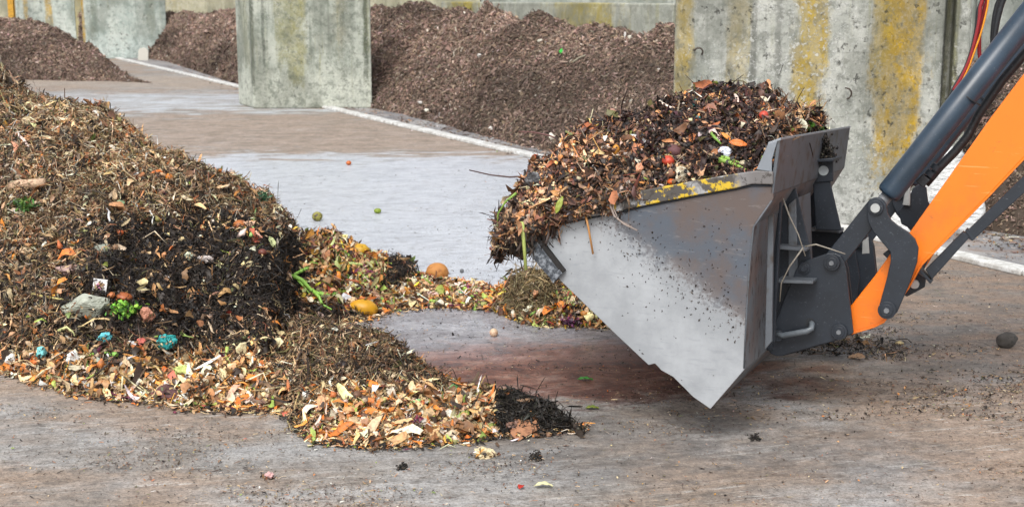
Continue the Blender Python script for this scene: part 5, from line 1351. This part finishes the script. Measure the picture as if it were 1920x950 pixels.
leaf('onion_skin', 'pale onion skin left of the orange fruit in the bucket', 'onion skin', 1118, 288, 28, 9, -10, 'dcc48c', lift=.03)
cluster('lettuce', 'fresh green leaves at the right end of the bucket load', 'lettuce', 1513, 232, 13, 8, ['6fb83c', '8fd050', '4f9034'], 60, 9, 6)
cluster('lettuce', 'light green leaf tips beside the fresh green leaves', 'lettuce', 1538, 239, 10, 4, ['8fc060', 'a8d080'], 20, 8, 3)
# hanging straws
stalk('wood_stick', 'straight tan stick hanging down the near side of the bucket', 'stick', [(1097, 400), (1103, 425), (1112, 476)], 2.3, 'b8844c', absolute=-.05, tipr=.8)
stalk('celery_stalk', 'straight pale green stalk hanging in front of the cutting edge', 'celery', [(979, 415), (982, 450), (986, 506)], 4.2, 'a8b464', absolute=-.08, tipr=.7)
stalk('flower_plant', 'thin curved green stem drooping at the left of the bucket load', 'plant stem', [(968, 362), (948, 378), (934, 400), (932, 425)], 2.5, '7a9a3c', absolute=-.04)
stalk('dead_branch', 'long thin twig sticking out left of the bucket load', 'twig', [(996, 330), (955, 332), (920, 328), (880, 319)], 1.8, '4a3430', absolute=.3, tipr=.6)
stalk('dead_branch', 'reddish twig rising left over the brown heap from the load', 'twig', [(1062, 268), (1030, 254), (1000, 248), (972, 247)], 1.8, '6a4440', absolute=.8, tipr=.5)
stalk('dead_branch', 'short dark twig above the left shoulder of the load', 'twig', [(1142, 234), (1128, 222), (1113, 208)], 1.8, '3a302c', absolute=1.0, tipr=.5)
stalk('wood_stick', 'pale thin twig crossing the left shoulder of the load', 'twig', [(1132, 240), (1100, 228), (1070, 220)], 1.3, '9a8878', absolute=.9, tipr=.5)
stalk('fibre', 'pale limp fibre hanging over the near rail of the bucket', 'fibre', [(1146, 362), (1144, 385), (1152, 405), (1170, 420), (1195, 432)], 2.6, '9a8c84', absolute=-.035, tipr=.5, branches=(([(1150, 365), (1150, 390), (1160, 412), (1185, 425)], 1.6),))
for i_, pth in enumerate(([(1468, 372), (1480, 405), (1497, 440), (1510, 480)], [(1510, 462), (1530, 458), (1555, 466), (1585, 476)], [(1506, 464), (1480, 500), (1465, 530), (1462, 565)])):
    stalk('dry_vine', ['dry vine hanging down the back of the bucket between the ribs', 'dry vine curling over the top of the hitch plate', 'thin dry vine drooping beside the hitch plate'][i_], 'vine', pth, 1.7, '8a8378', absolute=.45, tipr=.6, group='dry vines caught on the hitch')
# scraps on the brown heap
crumple('plastic_scrap', 'bright green plastic scrap on the long brown heap', 'plastic', 1053, 97, 7, 6, '22b83c', seed=61, amp=.4)
wl = [(1013, 76, 6, 4, 'larger white scrap left of the green plastic scrap'), (1025, 81, 5, 4, 'white scrap just right of the larger white one'), (900, 103, 11, 4, 'long white scrap on the middle of the brown heap'), (789, 106, 6, 3, 'pale scrap on the left of the brown heap'), (835, 50, 4, 6, 'cream scrap near the top left of the brown heap'),
      (1172, 65, 4, 7, 'white scrap at the upper right of the brown heap'), (1181, 70, 4, 4, 'small white scrap next to the upper right one'), (364, 92, 6, 4, 'pinkish white scrap on the brown heap between the left piers'), (436, 62, 5, 4, 'white scrap high on the brown heap between the left piers'), (803, 208, 11, 6, 'grey white scrap at the foot of the brown heap'),
      (787, 192, 6, 4, 'cream scrap at the foot of the brown heap'), (920, 240, 9, 4, 'pale scrap low on the brown heap'), (1037, 258, 14, 10, 'white papery scrap at the foot of the heap behind the bucket load'), (928, 43, 5, 3, 'small pale scrap near the top of the brown heap'), (1235, 130, 5, 3, 'small pale scrap beside the pitted pier')]
for i_, (x, y, a_, b_, l_) in enumerate(wl):
    crumple('paper_scrap', l_, 'scrap', x, y, a_ * .8, b_ * .8, 'd0ccc6' if i_ % 3 else 'dcd8c8', seed=70 + i_, amp=.5, group='pale scraps on the brown heap')
# purple and white wrapped pile far left
crumple('wrapped_bale', 'white and lilac wrapped bundle at the far left edge', 'bundle', 10, 31, 16, 9, 'c8b8d8', c2='40506a', seed=90, amp=.4)

# loose crumbs and chips strewn over the yard
def litter(name, label, n, regionf, zones, probs, size, seedv=0):
    pts = regionf(n); n = len(pts)
    cl = Cloud(); c, pk = color_by(zones, np.repeat(np.array([probs], float), n, 0), n)
    Nn = np.repeat(np.array([[0, 0, 1.0]]), n, 0)
    rk = rng.random(n); a = rk < .5; b = (rk >= .5) & (rk < .75); d = rk >= .75
    cl.chips('leaf', pts[a], Nn[a], lnorm(.022, .5, a.sum()) * size, lnorm(.009, .4, a.sum()) * size, .4, c[a], tilt=.15, lift=.004)
    cl.chips('stick', pts[b], Nn[b], lnorm(.03, .5, b.sum()) * size, lnorm(.003, .3, b.sum()) * size, .2, c[b], tilt=.1, lift=.004)
    cl.chips('clod', pts[d], Nn[d], lnorm(.012, .5, d.sum()) * size, lnorm(.008, .4, d.sum()) * size, .2, c[d], tilt=.2, lift=.003)
    o = cl.build(name, CHIP, (0, 0, 0)); tag(o, label, 'litter', None, 'stuff')
def reg_px(x0, x1, y0, y1, clump=.5, seed=1, z=.006):
    def f(n):
        x = rng.uniform(x0, x1, n * 4); y = rng.uniform(y0, y1, n * 4)
        g = np.array([G(a, b) for a, b in zip(x, y)]); g[:, 2] = z
        nz = .5 + .5 * fbm(g[:, 0] * 1.1, g[:, 1] * 3, seed=seed)
        k = rng.random(len(g)) < np.clip((nz - clump) * 3, .14, 1)
        return g[k][:n]
    return f
litter('yard_litter', 'leaf bits and crumbs strewn over the near yard', 9500, reg_px(-100, 2100, 690, 1010, .5, 5), ['leafy', 'peel', 'dark', 'brown'], [2.4, 1.0, 1.0, 2.4], .62)
litter('yard_litter', 'brown leaf bits and crumbs on the yard right of the loader', 7500, reg_px(1250, 2100, 480, 790, .46, 6), ['leafy', 'peel', 'dark'], [2.5, .6, 2.5], .75)
litter('yard_litter', 'dark crumbs on the wet yard in the middle', 2600, reg_px(330, 1250, 290, 720, .45, 7), ['dark', 'leafy', 'peel'], [3, 1, .3], .75)
litter('yard_litter', 'crumbs along the foot of the long brown heap', 2600, lambda n: np.concatenate([(lambda P0: P0)(np.array([G(x_, np.interp(x_, [315, 440, 700, 850, 1000, 1255, 1500, 1800, 2100], [120, 160, 207, 243, 283, 338, 375, 428, 478]) + abs(random.gauss(0, 1)) * (4 + x_ * .006)) + Vector((0, 0, .012)) for x_ in np.random.default_rng(3).uniform(315, 2100, n)]))]), ['brown', 'peel', 'leafy'], [3, .35, 1], 2.2)
# strays round the heaps' feet
def foot_strays(tbl, n, spread, lo=0, hi=None):
    tb = np.array(tbl, float)
    def f(_n):
        x = rng.uniform(max(tb[0, 0], -200), tb[-1, 0] + 10, n); y = np.interp(x, tb[:, 0], tb[:, 1]) + np.abs(rng.normal(0, spread, n)) - 3
        g = np.array([G(a, b) for a, b in zip(x, y)]); g[:, 2] = .008
        return g
    return f
litter('fringe_scraps', 'peel bits scattered along the front foot of the big heap', 1600, foot_strays(tblM, 1600, 7), ['peel', 'leafy', 'dark'], [3, 1, 1], 1.6)
litter('fringe_scraps', 'peel bits scattered round the foot of the front tongue', 1500, foot_strays(tblL, 1500, 6), ['peel', 'leafy', 'black'], [2, 1, 1.6], 1.5)
litter('fringe_scraps', 'crumbs scattered below the thin scrap row', 700, foot_strays(tblR, 700, 5), ['veg', 'dark', 'hay'], [1, 1.4, .7], 1.2)
# black crumbs and leaf mats lying alone
for i_, (x, y, rw_, rh_, l_) in enumerate(((1005, 858, 11, 6, 'black crumbly lump in front of the twisted paper, right side'), (755, 876, 9, 3, 'flat black lump on the near yard'), (1230, 860, 0, 0, ''), (1165, 896, 0, 0, ''), (1415, 822, 10, 2, 'flat dark leaf mat in the shade under the bucket'))):
    if not rw_: continue
    p_ = G(x, y); m = mpx(p_); n = 120
    Pc = np.array(p_)[None] + np.stack([rng.normal(0, .45, n) * rw_ * m, rng.normal(0, .9, n) * rw_ * m, np.abs(rng.normal(0, .35, n)) * rh_ * m + .003], 1)
    cl = Cloud(); cl.chips('clod', Pc, rng.normal(0, 1, (n, 3)), .013, .010, .5, pal(PALS['black'], n), tilt=1)
    o = cl.build('soil_lump', CHIP, p_); tag(o, l_, 'soil lump', 'dark lumps on the near yard')

# scraps that have tumbled over the bigger pieces
cl = Cloud()
for c, a, b in COVER:
    if c.y > 14 or a < .03: continue
    n = int(34 * (a / .06) ** 1.2)
    an = rng.uniform(0, 6.283, n); z = rng.uniform(-.9, .75, n) ** 1.0
    q = np.sqrt(np.clip(1 - z * z, 0, 1))
    Nn = np.stack([np.cos(an) * q, -np.abs(np.sin(an)) * q, z], 1)
    Pc = np.array(c)[None] + Nn * np.array([a, a * .8, b]) * 1.02
    Pc[:, 2] = np.maximum(Pc[:, 2], .01)
    kp = (rng.random(n) < .35 + .65 * (z < -.1))
    c_, _ = color_by(['leafy', 'dark', 'peel'], np.repeat([[2, 2, 1.0]], n, 0), n)
    cl.chips('leaf', Pc[kp], Nn[kp], lnorm(.03, .4, kp.sum()), lnorm(.01, .4, kp.sum()), .6, c_[kp], tilt=.3, lift=.01)
o = cl.build('loose_scraps', CHIP, (0, 0, 0)); tag(o, 'small brown scraps lying on the bags and bigger pieces', 'litter', None, 'stuff')
